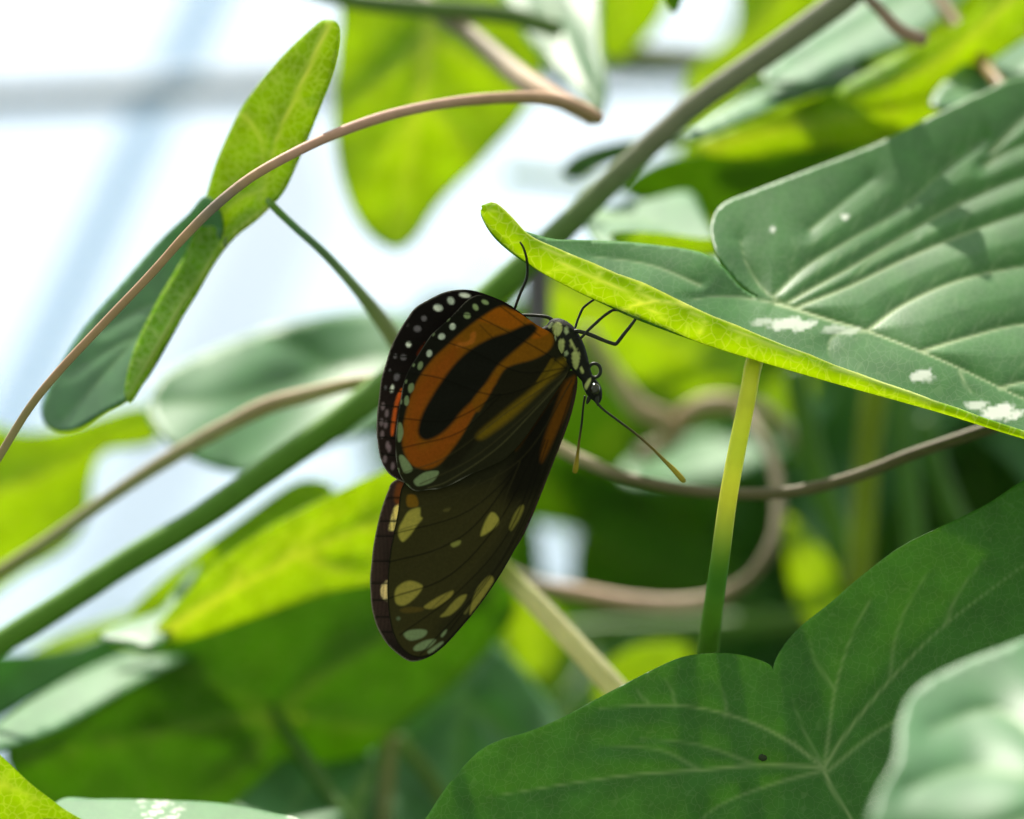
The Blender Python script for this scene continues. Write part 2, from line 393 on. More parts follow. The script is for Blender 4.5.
def stainsA(X, Y):
    r = np.random.RandomState(3); st = np.zeros(len(X))
    nzv = np.sin(X*.55+np.sin(Y*.7)*2)*np.cos(Y*.63+X*.21)*.5+.5*np.sin(X*.23+Y*.37)
    for (cx, cy_, rx, ry, k) in ((790, 324, 26, 7, .8), (765, 322, 16, 4, .5), (748, 338, 3, 2, 0), (922, 376, 13, 7, .9), (1000, 412, 22, 9, 1.0), (975, 405, 12, 5, .8), (840, 330, 20, 5, .45), (640, 250, 0.1, .1, 0)):
        q = np.hypot((X-cx)/rx, (Y-cy_)/ry)+nzv*.35
        st = np.maximum(st, k*(1-sstep(.65, 1.1, q)))
    for (cx, cy_, rr_) in ((845, 217, 4.2), (772, 229, 3.4)):
        st = np.maximum(st, 1-sstep(rr_*.7, rr_, np.hypot(X-cx, Y-cy_)))
    return st
perch = leaf('vine_leaf', 'broad heart-shaped green leaf with curled glowing lime rim, the butterfly hanging beneath it', 'mature',
             [(leafA_out, leafA_dep, False, fold)], AV, s=3.0, quilt=2.0, stains=stainsA, vw=1.7, wob=.25)
rim = mesh_from('curled_rim', VS, FS, KIND['rim'], vein=vv, stain=np.zeros(len(vv)), uv=US/60., origin=perch.location)
o = bpy.data.objects.new('curled_rim', rim); C.objects.link(o); o.parent = perch; o['label'] = 'bright lime curled edge with pale net veins'
md = o.modifiers.new('thickness', 'SOLIDIFY'); md.thickness = .00025; md.offset = -1; md.material_offset = 1; md.material_offset_rim = 1
YG = (.97, .95, .10); GG = (.22, .42, .06)
stem('petiole', [(789, 312, 17, 4, YG), (777, 330, 12.5, 7, YG), (756, 358, 5, 9, YG), (748, 395, 2, 9, YG), (737, 450, 1, 9.2, (.85, .90, .09)), (728, 500, 0, 9.5, YG), (720, 560, 1, 10, GG), (713, 610, 14, 10.5, GG), (706, 665, 26, 12, GG), (700, 720, 38, 12, GG)],  # upper stretch coloured sunlit yellow, lower stretch the green of its shaded part
     M_petiole, perch, flat=.8)

# ------------------------------------------------------------------ lower right leaf in focus
B_out = [(400, 850), (425, 819), (440, 796), (455, 776), (478, 752), (500, 740), (530, 731), (565, 716), (600, 697), (640, 676), (676, 659), (700, 654), (725, 653), (750, 657), (772, 667),
         (771, 685), (778, 710), (796, 738), (822, 766), (800, 742), (781, 712), (774, 688), (773, 668), (782, 648), (800, 627), (830, 603), (860, 577), (900, 547), (940, 527), (985, 505), (1024, 480), (1090, 445), (1170, 440), (1220, 500), (1230, 620), (1180, 760), (1060, 900), (900, 1000), (700, 1020), (520, 960), (420, 900)]
B_dep = [(425, 819, 0), (500, 740, 2), (600, 697, 4), (720, 653, 7), (772, 667, 7), (826, 770, 1.5), (700, 740, 3), (600, 800, 0), (900, 547, 8), (1024, 480, 10), (950, 650, 4), (1024, 600, 6), (860, 620, 7), (1000, 800, -4), (1200, 500, 10), (1180, 760, -1), (700, 1020, -9), (900, 1000, -9)]
BV = [([(824, 768), (830, 785), (842, 805), (860, 835), (900, 930)], 1.0),
      ([(824, 768), (790, 742), (750, 722), (700, 708), (650, 705), (600, 708)], .8), ([(820, 767), (760, 765), (700, 770), (630, 775), (560, 785), (500, 795)], .75),
      ([(824, 770), (770, 785), (720, 805), (690, 830)], .6), ([(824, 768), (828, 740), (835, 690), (850, 640), (870, 600)], .7),
      ([(824, 768), (845, 735), (890, 680), (945, 625), (1024, 565)], .8), ([(828, 771), (880, 730), (960, 690), (1024, 670)], .6), ([(824, 768), (806, 735), (792, 700)], .4),
      ([(726, 716), (725, 698), (715, 680)], .4), ([(675, 706), (672, 690), (665, 678)], .35), ([(650, 705), (640, 694), (636, 684)], .3), ([(835, 690), (815, 660), (810, 640)], .35),
      ([(890, 680), (895, 640), (910, 600), (930, 570)], .45), ([(945, 625), (960, 590), (985, 560)], .4), ([(700, 770), (660, 750), (600, 745)], .35), ([(760, 766), (700, 745), (640, 738)], .3)]
BV = [(v_, max(.28, k_*.62)) for v_, k_ in BV]
def stainsB(X, Y):
    return .0*X
lB = leaf('vine_leaf', 'large smooth green heart-shaped leaf in lower right with notch and pale centre vein', 'mature', [(B_out, B_dep, False)], BV, s=3.4, quilt=.9, vw=1.9, wob=.4)
stem('petiole', [(826, 771, 3, 6), (835, 800, 14, 7), (830, 860, 30, 8), (800, 950, 50, 9)], M_petiole, lB, col=GG)
spot = stem('blemish', [(760, 756, 1.6, 3), (763, 758, 1.6, 3.5), (766, 757, 1.6, 2.5)], simple_material('dry_spot', (.05, .07, .03), .8), lB, col=(.05, .07, .03), step=2)

# blurred pale leaf in front of it
C_out = [(880, 900), (868, 830), (875, 800), (895, 760), (900, 720), (915, 690), (950, 668), (1000, 648), (1060, 630), (1150, 640), (1220, 720), (1200, 840), (1100, 950), (960, 980)]
C_dep = [(880, 900, -100), (895, 760, -82), (915, 690, -66), (1024, 640, -54), (1150, 640, -52), (970, 740, -74), (1024, 800, -88), (1200, 840, -90), (1100, 950, -108)]
CV = [([(1080, 800), (1024, 775), (960, 770), (905, 790)], .9), ([(1080, 800), (1040, 740), (990, 710), (930, 730)], .9), ([(1080, 800), (1000, 830), (900, 850)], .9), ([(1080, 800), (1070, 720), (1050, 650)], .7)]
lC = leaf('vine_leaf', 'soft pale green leaf bulging into the bottom right corner in front of the others', 'skylit', [(C_out, C_dep, False)], CV, s=6, quilt=2.0, vw=5, wob=.5)

# ------------------------------------------------------------------ twisted leaf upper left
Du = [(316, 26), (327, 20), (338, 24), (339, 45), (331, 80), (315, 122), (297, 165), (284, 192), (268, 210), (255, 222), (235, 238), (216, 262), (195, 298), (165, 345), (143, 385), (130, 403), (126, 388), (136, 348), (158, 302), (184, 258), (198, 225), (207, 196), (220, 155), (245, 105), (280, 60)]
Dl = [(206, 196), (188, 214), (160, 240), (120, 285), (82, 330), (55, 375), (42, 405), (45, 424), (60, 431), (80, 427), (104, 412), (127, 399), (150, 372), (185, 310), (215, 255), (222, 220)]
twist = leaf('vine_leaf', 'twisted leaf hanging at upper left, half glowing yellow-green and half blue-green', 'lime',
     [(Du, [(330, 22, 18), (250, 100, 26), (300, 165, 20), (210, 215, 30), (275, 207, 22), (150, 340, 26), (128, 400, 24)], True)],
     [([(330, 25), (300, 90), (278, 140), (262, 205)], .8), ([(245, 115), (262, 140), (265, 190)], .6), ([(275, 205), (230, 240), (180, 310), (128, 400)], .7), ([(300, 100), (312, 110), (318, 105)], .4), ([(266, 190), (240, 200), (215, 225)], .5)], s=4, quilt=1., wob=.6)
lo = leaf('folded_half', '', 'skylit', [(Dl, [(205, 200, 31), (120, 285, 42), (45, 415, 44), (127, 399, 27), (215, 250, 29)], False)],
     [([(215, 230), (170, 300), (100, 380), (60, 425)], .6), ([(170, 300), (140, 310), (105, 330)], .4), ([(140, 335), (110, 350), (75, 370)], .4), ([(150, 330), (140, 360), (125, 395)], .4)], s=4, quilt=1.5, wob=.6)
del lo['category']; lo['label'] = 'blue-green folded lower half'
lo.parent = twist; lo.location = lo.location - twist.location
stem('petiole', [(268, 200, 22, 3, GG), (275, 208, 21, 4, GG), (295, 227, 22, 4, (.2, .36, .16)), (325, 254, 26, 4.5, (.25, .38, .2)), (355, 287, 34, 5.5, (.35, .45, .22)), (380, 318, 44, 8, (.4, .45, .25)), (398, 345, 52, 8.5, (.4, .45, .25))], M_petiole, twist)
stem('stem_stub', [(226, 238, 26, 1.2), (225, 243, 25, 1.6), (226, 247, 25, 1.8)], M_petiole, twist, step=2, col=(.2, .3, .1))

# ------------------------------------------------------------------ stems and vines
GR = (.14, .30, .035); BR = (.27, .27, .19)
tag(stem('plant_stem', [(900, -50, 62, 14, BR), (845, -2, 62, 13.5, BR), (770, 52, 62, 12.5, BR), (700, 101, 62, 12, BR), (655, 140, 62, 12, BR), (610, 183, 62, 12.5, (.22, .27, .14)), (560, 232, 62, 13.5, (.17, .27, .09)), (500, 287, 62, 14, GR), (440, 338, 60, 14, GR), (385, 385, 58, 15, (.18, .34, .07)), (340, 420, 57, 14, GR), (280, 462, 56, 13.5, GR), (200, 518, 56, 13, GR), (130, 560, 56, 13, GR), (50, 612, 55, 13, GR), (-60, 680, 55, 13, GR)], knob=.06, seg=16),
    'thick green stem crossing the whole picture diagonally behind the butterfly, brown at its top', 'stem')
PK = (.55, .33, .20)
pv = stem('vine', [(-40, 520, 5, 4.2, (.42, .32, .16)), (0, 455, 4, 4.2, (.45, .33, .17)), (30, 407, 3, 4.2, (.45, .33, .17)), (60, 370, 2, 4.2, PK), (105, 322, 2, 4.2, PK), (150, 275, 2, 4.3, PK), (183, 238, 2, 4.6, PK), (215, 206, 3, 5, (.32, .24, .2)), (250, 178, 5, 5, PK), (290, 155, 8, 5, (.62, .34, .26)), (330, 136, 12, 5.2, (.62, .34, .26)), (370, 121, 16, 5.4, (.62, .34, .26)), (410, 110, 20, 5.4, (.62, .36, .27)), (455, 102, 25, 5.6, (.6, .35, .25)), (500, 98, 30, 6, PK), (540, 98, 36, 6.5, PK), (570, 105, 42, 7, PK), (598, 118, 48, 7, PK)], knob=.05)
tag(pv, 'thin pinkish vine arching from the left edge over the twisted leaf', 'vine')
TB = (.34, .27, .18)
tag(stem('vine', [(380, -30, 110, 10, TB), (420, 0, 105, 10, TB), (465, 30, 95, 10, TB), (500, 60, 85, 11, TB), (530, 84, 72, 12, (.5, .36, .24)), (560, 100, 60, 9, PK), (592, 116, 50, 9, PK)], knob=.15), 'brown woody vine descending from the top edge to meet the pink vine', 'vine')
tag(stem('vine', [(-50, 600, 75, 7.5, (.36, .33, .14)), (0, 572, 72, 7.5, (.38, .36, .15)), (55, 536, 68, 7.5, (.42, .4, .2)), (105, 500, 65, 7, (.45, .4, .24)), (160, 464, 62, 7.5, (.48, .4, .24)), (215, 432, 60, 8, (.52, .42, .26)), (265, 407, 60, 8.5, (.5, .36, .22)), (310, 394, 60, 8, (.6, .46, .28)), (350, 384, 60, 7, (.55, .42, .24)), (388, 379, 60, 5, (.4, .4, .2))], knob=.12), 'pale tan vine branching off the thick stem toward the lower left', 'vine')
BK = (.24, .19, .11)
tag(stem('vine', [(520, 420, 60, 6, (.5, .38, .24)), (560, 448, 58, 6.5, (.62, .48, .32)), (590, 463, 56, 6.5, (.5, .4, .26)), (630, 478, 52, 6, BK), (700, 491, 46, 6, BK), (780, 493, 40, 6, BK), (850, 478, 36, 6, BK), (910, 455, 34, 6, BK), (960, 438, 34, 6, BK), (1060, 405, 36, 6, BK)], knob=.1), 'thin brown vine sagging behind the petiole under the perch leaf', 'vine')
tag(stem('vine', [(480, 560, 130, 7, BK), (530, 583, 125, 8, BK), (580, 593, 120, 9, (.6, .38, .26)), (640, 603, 115, 8.5, (.58, .38, .27)), (700, 603, 112, 9, (.5, .36, .24)), (745, 582, 110, 6.5, BK), (772, 545, 112, 6.5, BK), (779, 500, 118, 6.5, BK), (772, 460, 124, 6, BK), (757, 430, 130, 6, BK), (745, 415, 140, 6, BK)], knob=.1), 'brown vine looping in a wide curve right of the green petiole', 'vine')
tag(stem('tendril', [(585, 330, 150, 9, (.5, .46, .2)), (612, 372, 150, 9, (.55, .48, .24)), (640, 408, 148, 10, (.62, .45, .3)), (662, 418, 148, 10, (.62, .45, .3)), (668, 440, 150, 9, (.5, .4, .25)), (640, 455, 155, 9, (.5, .4, .3))], knob=.1), 'blurred tan tendril curving down beside the butterfly head', 'tendril')
tag(stem('tendril', [(672, 440, 155, 9, (.5, .4, .28)), (682, 418, 150, 10, (.6, .44, .3)), (705, 404, 148, 10, (.64, .46, .32)), (735, 404, 148, 10, (.6, .44, .3)), (765, 412, 155, 9, (.5, .4, .25)), (790, 440, 170, 8, (.4, .35, .2))], knob=.1), 'blurred tan tendril arching behind the top of the green petiole', 'tendril')
CRM = (.95, .90, .55)
tag(stem('plant_stem', [(470, 530, 60, 9, (.4, .5, .1)), (505, 572, 60, 10, (.45, .5, .12)), (535, 602, 58, 11, CRM), (575, 645, 55, 11.5, CRM), (612, 685, 52, 12, CRM), (660, 740, 50, 12, CRM)], M_petiole), 'pale cream stem slanting down behind the lower right leaf', 'stem')
sp = [('yellow_green_stem', 'yellow-green vertical stem behind the middle of the perch leaf', [(880, 360, 130, 13), (870, 430, 130, 13), (864, 500, 130, 13), (858, 590, 130, 13)], (.34, .44, .03)),
      ('slanting_green_stem', 'blurred green stem slanting down just right of the petiole', [(795, 370, 140, 12), (808, 440, 140, 12), (830, 510, 140, 12), (862, 590, 140, 12)], (.16, .34, .05)),
      ('upright_green_stem', 'blurred upright green stem right of the yellow-green one', [(900, 370, 150, 10), (905, 450, 150, 10), (914, 530, 150, 10), (916, 600, 150, 10)], (.15, .32, .06)),
      ('leaning_green_stem', 'blurred green stem leaning toward the lower right leaf edge', [(925, 420, 160, 10), (938, 470, 160, 10), (958, 520, 160, 10), (990, 570, 160, 10)], (.13, .28, .05)),
      ('level_green_stem', 'blurred level green stem just above the lower right leaf', [(500, 640, 200, 11), (600, 632, 200, 11), (700, 628, 200, 11), (820, 618, 200, 11)], (.16, .3, .06)),
      ('shaded_stem', 'dark purplish stem hanging behind the leaf rim above the butterfly thorax', [(536, 240, 130, 13), (538, 290, 130, 13), (537, 330, 130, 12), (530, 400, 130, 11)], (.26, .22, .29)),
      ('grey_level_stem', 'blurred grey-green stem crossing between the two bright gaps at top', [(560, 44, 220, 10), (610, 52, 220, 11), (690, 58, 220, 11), (760, 62, 220, 11)], (.36, .36, .22)),
      ('pinkish_twig', 'short pinkish twig in the top right leaves', [(850, -20, 60, 5), (878, 8, 60, 6), (900, 30, 60, 7), (925, 40, 60, 7)], (.5, .36, .3)),
      ('reddish_stem', 'reddish brown stem touching the top edge of the perch leaf', [(930, -15, 110, 7), (975, 52, 92, 7), (1000, 85, 68, 7), (1030, 120, 66, 7)], (.38, .24, .09)),
      ('short_tan_stem', 'short tan upright stem low between the bottom leaves', [(392, 735, 120, 6), (388, 770, 120, 7), (384, 820, 120, 7), (382, 860, 120, 7)], (.4, .4, .16)),
      ('slim_olive_stem', 'slim olive stem sloping toward the bottom beside the short tan stem', [(398, 738, 125, 6), (418, 762, 125, 6), (440, 795, 125, 7), (460, 850, 125, 7)], (.2, .32, .05)),
      ('top_edge_stem', 'green-grey stem running along the top edge above the hanging leaf', [(300, -14, 95, 9), (350, 0, 95, 9), (420, 8, 95, 10), (500, 14, 98, 10), (560, 30, 100, 9)], (.2, .3, .1)),
      ('lime_stem', 'blurred lime stem dropping from the top right leaves', [(860, 60, 110, 8), (885, 90, 110, 8), (880, 130, 110, 8), (872, 180, 110, 8)], (.3, .42, .03))]
for nm, lb, pts, c_ in sp: tag(stem('plant_stem', pts, M_petiole, col=c_, step=8), lb, 'stem')  # free-standing stems of the plants

# ------------------------------------------------------------------ mid-distance leaves, each where it hangs
def cen(o): a = np.array(o, float); return a.mean(0)
def ml(name, label, kind, out, dz, flip, veins=(), tiltx=0, tilty=0, s=8, q=3, wob=2., stains=None):
    """tiltx / tilty: mm deeper per 100 px to the right / downward"""
    c = cen(out); ctrl = [(c[0], c[1], dz), (c[0]+100, c[1], dz+tiltx), (c[0], c[1]+100, dz+tilty), (c[0]-100, c[1]-100, dz-tiltx-tilty)]
    return leaf(name, label, kind, [(out, ctrl, flip)], veins, s=s, quilt=q, wob=wob, vw=4, stains=stains, seed=int(abs(c[0]*7+c[1])) % 9999)
ml('vine_leaf', 'large backlit yellow-green leaf hanging point down from the top edge', 'lime', [(300, -60), (338, 0), (336, 60), (334, 130), (343, 185), (362, 228), (392, 250), (414, 240), (440, 203), (482, 160), (524, 112), (545, 60), (540, 10), (500, -60)], 140, True,
   [([(430, -60), (425, 60), (410, 150), (393, 245)], .9), ([(427, 30), (470, 60), (520, 90)], .6), ([(425, 40), (380, 80), (345, 110)], .6), ([(418, 100), (450, 130), (470, 155)], .5), ([(418, 110), (385, 150), (360, 190)], .5)], 6, 0)
ml('vine_leaf', 'drooping blue-green leaf at top centre above the bright gap', 'skylit', [(490, -40), (512, 15), (545, 60), (580, 95), (600, 118), (607, 85), (600, 40), (590, -40)], 120, False, [([(530, -40), (565, 40), (600, 115)], .7)], -5, -25)
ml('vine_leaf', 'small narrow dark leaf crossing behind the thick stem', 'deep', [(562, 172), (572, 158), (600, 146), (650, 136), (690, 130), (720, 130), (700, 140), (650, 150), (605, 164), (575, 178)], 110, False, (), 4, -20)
ml('vine_leaf', 'broad pale leaf behind the thick stem, left of the butterfly wings', 'skylit', [(148, 400), (165, 372), (220, 345), (290, 322), (360, 310), (415, 318), (450, 360), (410, 410), (330, 445), (250, 472), (190, 457), (155, 428)], 128, False, [([(430, 350), (330, 370), (230, 400), (150, 405)], .6), ([(330, 370), (300, 350), (260, 335)], .4)], 8, -25)
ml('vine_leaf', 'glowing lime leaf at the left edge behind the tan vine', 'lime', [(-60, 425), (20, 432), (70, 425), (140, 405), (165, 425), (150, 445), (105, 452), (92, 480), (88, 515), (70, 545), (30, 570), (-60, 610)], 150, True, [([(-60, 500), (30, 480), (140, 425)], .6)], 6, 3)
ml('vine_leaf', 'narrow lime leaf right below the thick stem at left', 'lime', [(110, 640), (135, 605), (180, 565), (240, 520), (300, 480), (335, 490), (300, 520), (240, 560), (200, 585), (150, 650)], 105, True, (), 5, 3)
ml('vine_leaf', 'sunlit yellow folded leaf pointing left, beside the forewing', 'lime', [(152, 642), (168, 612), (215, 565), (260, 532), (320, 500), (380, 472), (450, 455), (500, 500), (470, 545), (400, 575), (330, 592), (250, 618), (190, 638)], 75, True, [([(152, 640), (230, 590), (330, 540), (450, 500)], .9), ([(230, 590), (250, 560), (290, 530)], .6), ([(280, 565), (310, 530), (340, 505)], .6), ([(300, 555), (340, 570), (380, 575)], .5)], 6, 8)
P_leaf = ml('vine_leaf', 'big shaded green leaf filling the lower left below the grey strip', 'mature', [(5, 750), (50, 705), (140, 655), (230, 615), (330, 585), (420, 560), (490, 565), (515, 610), (470, 670), (410, 720), (340, 770), (240, 812), (120, 812), (40, 806)], 112, True,
   [([(278, 715), (200, 725), (120, 740), (20, 760)], .7), ([(278, 715), (330, 670), (420, 620), (500, 590)], .6), ([(278, 715), (230, 690), (180, 665)], .5), ([(278, 715), (380, 730), (480, 740)], .5), ([(278, 715), (250, 760), (200, 800)], .5)], 5, 3, s=9)
stem('petiole', [(272, 708, 112, 5), (285, 730, 108, 7), (310, 765, 100, 8), (345, 819, 92, 9), (370, 870, 88, 9)], M_petiole, P_leaf, col=(.10, .24, .025))
ml('vine_leaf', 'long pale grey-green leaf edge lying over the big shaded leaf', 'skylit', [(-50, 760), (0, 722), (40, 695), (90, 668), (150, 645), (232, 624), (238, 632), (190, 655), (120, 693), (60, 728), (0, 750)], 88, False, (), 3, -60)
ml('vine_leaf', 'dark blue-green leaf at the left edge above the grey strip', 'skylit', [(-60, 660), (0, 655), (60, 650), (120, 630), (160, 625), (230, 615), (180, 640), (110, 665), (50, 690), (-20, 730), (-60, 740)], 110, False, (), 4, -4)
ml('vine_leaf', 'small pale leaf tip poking out left of the sunlit folded leaf', 'skylit', [(98, 636), (125, 622), (160, 610), (175, 590), (200, 560), (185, 600), (160, 645), (130, 645)], 82, False, (), 3, -40)
ml('vine_leaf', 'lime leaf behind the thick stem near the left edge', 'lime', [(10, 668), (40, 645), (80, 628), (130, 612), (200, 590), (170, 630), (110, 660), (40, 690)], 150, True, (), 3, 3)
ml('vine_leaf', 'bright lime leaf tip in the bottom left corner', 'lime', [(-40, 725), (0, 755), (30, 783), (60, 806), (95, 835), (40, 870), (-60, 860)], 8, True, [([(-40, 800), (0, 785), (40, 800)], .6), ([(0, 785), (10, 770)], .4)], 2, 3, s=5, q=1, wob=.6)
def dust(X, Y):
    q = np.sin(X*.045+.6)*.7+.45*np.sin(X*.19+Y*.6)*np.cos(Y*.33-X*.07)+.3*np.sin(X*.51+1)*np.sin(Y*.8)
    return sstep(.55, 1.0, q)*sstep(60, 90, X)*.85
ml('vine_leaf', 'pale dusty leaf lying flat along the bottom left edge', 'skylit', [(55, 803), (100, 799), (160, 800), (220, 803), (270, 812), (320, 830), (330, 900), (150, 910), (40, 860)], 4, False, [([(60, 830), (160, 835), (300, 860)], .6)], 2, -60, s=3, q=1.5, wob=.6, stains=dust)
ml('vine_leaf', 'wide blue-green leaf directly below the butterfly wing tips', 'skylit', [(360, 880), (375, 780), (395, 710), (430, 660), (478, 636), (515, 660), (560, 720), (580, 790), (560, 880)], 135, False, [([(470, 640), (460, 740), (450, 880)], .7), ([(465, 700), (510, 740), (560, 800)], .5), ([(465, 690), (420, 730), (385, 780)], .5)], 6, -8)
ml('vine_leaf', 'pale green leaf at the bottom edge between the dark stalk and short tan stem', 'skylit', [(215, 830), (260, 780), (310, 735), (350, 715), (375, 725), (372, 760), (345, 800), (330, 880), (220, 880)], 105, False, [([(365, 720), (310, 780), (260, 860)], .6)], 4, -45)
ml('vine_leaf', 'whitish shining leaf behind the perch leaf notch', 'skylit', [(583, 213), (620, 206), (655, 198), (690, 192), (704, 215), (722, 250), (722, 290), (680, 275), (640, 262), (600, 245)], 75, False, [([(585, 214), (640, 220), (710, 250)], .6)], 3, -70)
ml('vine_leaf', 'lime leaf glowing between the perch leaf and the white shining leaf', 'lime', [(610, 235), (650, 232), (700, 238), (735, 240), (750, 270), (700, 265), (640, 258)], 62, True, (), 3, 0)
ml('vine_leaf', 'pale narrow leaf pointing right above the perch leaf', 'skylit', [(685, 142), (705, 120), (750, 95), (800, 75), (845, 62), (872, 70), (868, 84), (830, 90), (780, 105), (730, 125)], 90, False, [([(690, 138), (760, 100), (865, 74)], .6)], 3, -70)
ml('vine_leaf', 'lime leaf directly under the pale narrow leaf at upper right', 'lime', [(690, 148), (740, 125), (800, 104), (850, 88), (900, 86), (960, 92), (985, 105), (940, 128), (880, 142), (800, 150), (740, 158)], 95, True, [([(700, 148), (800, 125), (960, 100)], .7)], 3, 3)
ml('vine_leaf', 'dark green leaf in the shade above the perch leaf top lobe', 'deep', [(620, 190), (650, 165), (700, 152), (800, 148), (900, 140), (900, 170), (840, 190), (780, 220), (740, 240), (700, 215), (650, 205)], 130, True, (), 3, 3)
ml('vine_leaf', 'lime leaf along the top edge right of the drooping blue leaf', 'lime', [(585, -40), (675, -40), (668, 5), (645, 40), (610, 62), (590, 30)], 200, True, [([(630, -40), (615, 55)], .6)], 4, 3)
ml('vine_leaf', 'lime leaf behind the upper thick stem beside the bright gap', 'lime', [(745, -40), (850, -40), (800, 20), (750, 60), (705, 95), (682, 92), (700, 60), (735, 30)], 180, True, [([(820, -40), (690, 90)], .6)], 4, 3)
ml('vine_leaf', 'tiny dark leaf tip poking in from the top edge', 'deep', [(655, -40), (690, -40), (682, 0), (674, 14), (666, 0)], 60, True, (), 3, 0, s=5)
ml('vine_leaf', 'yellow-green leaf slanting down from the top right corner', 'lime', [(835, 95), (880, 65), (930, 40), (975, 10), (1010, -30), (1080, -50), (1060, 10), (1000, 55), (940, 88), (880, 110)], 85, True, [([(1040, -30), (940, 60), (850, 95)], .7)], 4, 0)
ml('vine_leaf', 'blue-green leaf behind the pinkish twig at top right', 'skylit', [(760, 75), (800, 40), (860, 0), (920, -40), (990, -50), (960, 0), (900, 45), (840, 65), (800, 85)], 120, False, [([(960, -40), (860, 30), (780, 72)], .6)], 4, -50)
ml('vine_leaf', 'dark blue-green leaf in the top right corner above the perch leaf', 'skylit', [(930, 105), (965, 60), (1010, 15), (1060, -40), (1160, -40), (1160, 120), (1060, 110), (990, 110)], 95, False, [([(1120, -20), (1000, 90)], .6)], 4, -40)
ml('vine_leaf', 'green leaf hugging the underside of the thick stem at top', 'deep', [(700, 130), (740, 95), (800, 55), (870, 10), (930, -40), (990, -60), (930, 10), (860, 60), (790, 95), (730, 140)], 140, True, (), 4, 3)
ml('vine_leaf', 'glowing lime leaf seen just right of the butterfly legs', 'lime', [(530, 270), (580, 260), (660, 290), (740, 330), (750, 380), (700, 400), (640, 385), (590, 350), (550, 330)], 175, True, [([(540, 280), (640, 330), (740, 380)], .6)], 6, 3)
ml('vine_leaf', 'blue-green leaf behind the tan tendrils left of the petiole', 'skylit', [(620, 470), (660, 445), (710, 432), (780, 415), (830, 390), (800, 440), (740, 470), (690, 482), (640, 485)], 215, False, [([(605, 480), (700, 455), (820, 390)], .5)], 6, -50)
ml('vine_leaf', 'small lime leaf glowing in the dark hollow right of the petiole', 'lime', [(785, 515), (810, 535), (835, 570), (842, 610), (825, 630), (800, 612), (788, 570)], 165, True, [([(790, 520), (825, 620)], .5)], 6, 3)
ml('vine_leaf', 'lime leaf behind the cream stem below the wing tips', 'lime', [(500, 570), (520, 590), (560, 615), (570, 650), (560, 690), (530, 690), (505, 640)], 190, True, [([(520, 560), (550, 690)], .5)], 6, 3)
ml('vine_leaf', 'lime leaf peeping above the top edge of the lower right leaf', 'lime', [(600, 670), (640, 645), (690, 645), (700, 670), (650, 700), (600, 710)], 150, True, (), 6, 3)
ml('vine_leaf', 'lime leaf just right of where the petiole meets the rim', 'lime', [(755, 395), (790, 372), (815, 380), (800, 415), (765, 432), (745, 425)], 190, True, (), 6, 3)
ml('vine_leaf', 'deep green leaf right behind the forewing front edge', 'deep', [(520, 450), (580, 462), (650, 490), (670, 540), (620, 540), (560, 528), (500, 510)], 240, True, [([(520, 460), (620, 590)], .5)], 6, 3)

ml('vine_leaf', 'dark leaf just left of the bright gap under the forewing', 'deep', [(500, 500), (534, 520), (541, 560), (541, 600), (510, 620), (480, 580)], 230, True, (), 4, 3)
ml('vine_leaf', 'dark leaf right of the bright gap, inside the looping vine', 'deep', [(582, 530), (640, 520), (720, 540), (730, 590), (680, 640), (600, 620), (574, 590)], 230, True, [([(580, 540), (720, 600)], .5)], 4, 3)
ml('vine_leaf', 'small mid green leaf under the bright gap beside the cream stem', 'mature', [(520, 596), (560, 590), (610, 600), (620, 650), (560, 640)], 240, True, (), 4, 3)
# ------------------------------------------------------------------ thicket deep behind: whole heart-shaped leaves
HALF = [(0, 0), (.05, .09), (.14, .15), (.27, .17), (.40, .10), (.48, -.05), (.49, -.25), (.42, -.47), (.30, -.68), (.16, -.86), (.05, -.97), (0, -1.02)]
def heart_template(name, kind, fold_, droop, wav, seed):
    out_ = HALF + [(-x, y) for x, y in HALF[-2:0:-1]]
    Q, fs = fill_poly([(x*100, y*100) for x, y in out_], 4.5, smooth=3)
    x, y = Q[:, 0]/100, Q[:, 1]/100
    fs = [(a, c, b) for a, b, c in fs]
    z = fold_*np.abs(x)**1.2-droop*(y+.1)**2+wav*np.sin(9*y+seed)*x*1.2+.02*np.sin(14*x+seed)
    vl = [[(0, 0), (0, -.5), (0, -1)]]
    for s_ in (-1, 1):
        vl += [[(0, 0), (s_*.18, .06), (s_*.34, .02)], [(0, 0), (s_*.2, -.1), (s_*.4, -.3)], [(0, -.2), (s_*.18, -.38), (s_*.34, -.6)], [(0, -.42), (s_*.12, -.6), (s_*.22, -.78)]]
    v = np.zeros(len(x))
    for l in vl:
        d, fr = dist(catmull(l, 4), x, y); v = np.maximum(v, (1-.4*fr)*np.exp(-(d/.014)**2)*.9)
    me = mesh_from(name, np.c_[x, y, z], fs, KIND[kind], vein=v, stain=np.zeros(len(x)), uv=np.c_[x, y]*6)
    o = bpy.data.objects.new(name, me); C.objects.link(o)
    md = o.modifiers.new('thickness', 'SOLIDIFY'); md.thickness = .006; md.offset = -1; md.material_offset = 1; md.material_offset_rim = 1
    t = np.linspace(0, 1, 9); P = np.c_[.03*np.sin(3*t), .02+.30*t, -.02-.55*t*t]
    pm, org = tube_mesh('petiole', P, np.full(9, .022), np.tile([.2, .38, .07], (9, 1)), M_petiole, 8)
    p = bpy.data.objects.new('petiole', pm); C.objects.link(p); p.parent = o; p.location = org
    return o
temps = [heart_template('thicket_leaf', k, f, d, w_, i) for i, (k, f, d, w_) in enumerate((('deep', .25, .18, .10), ('mature', .12, .30, .14), ('lime', .30, .10, .08), ('skylit', .18, .22, .12)))]
def dup(o):
    c = o.copy(); C.objects.link(c)
    for ch in o.children:
        d = ch.copy(); C.objects.link(d); d.parent = c; d.location = ch.location
    return c
used = set()
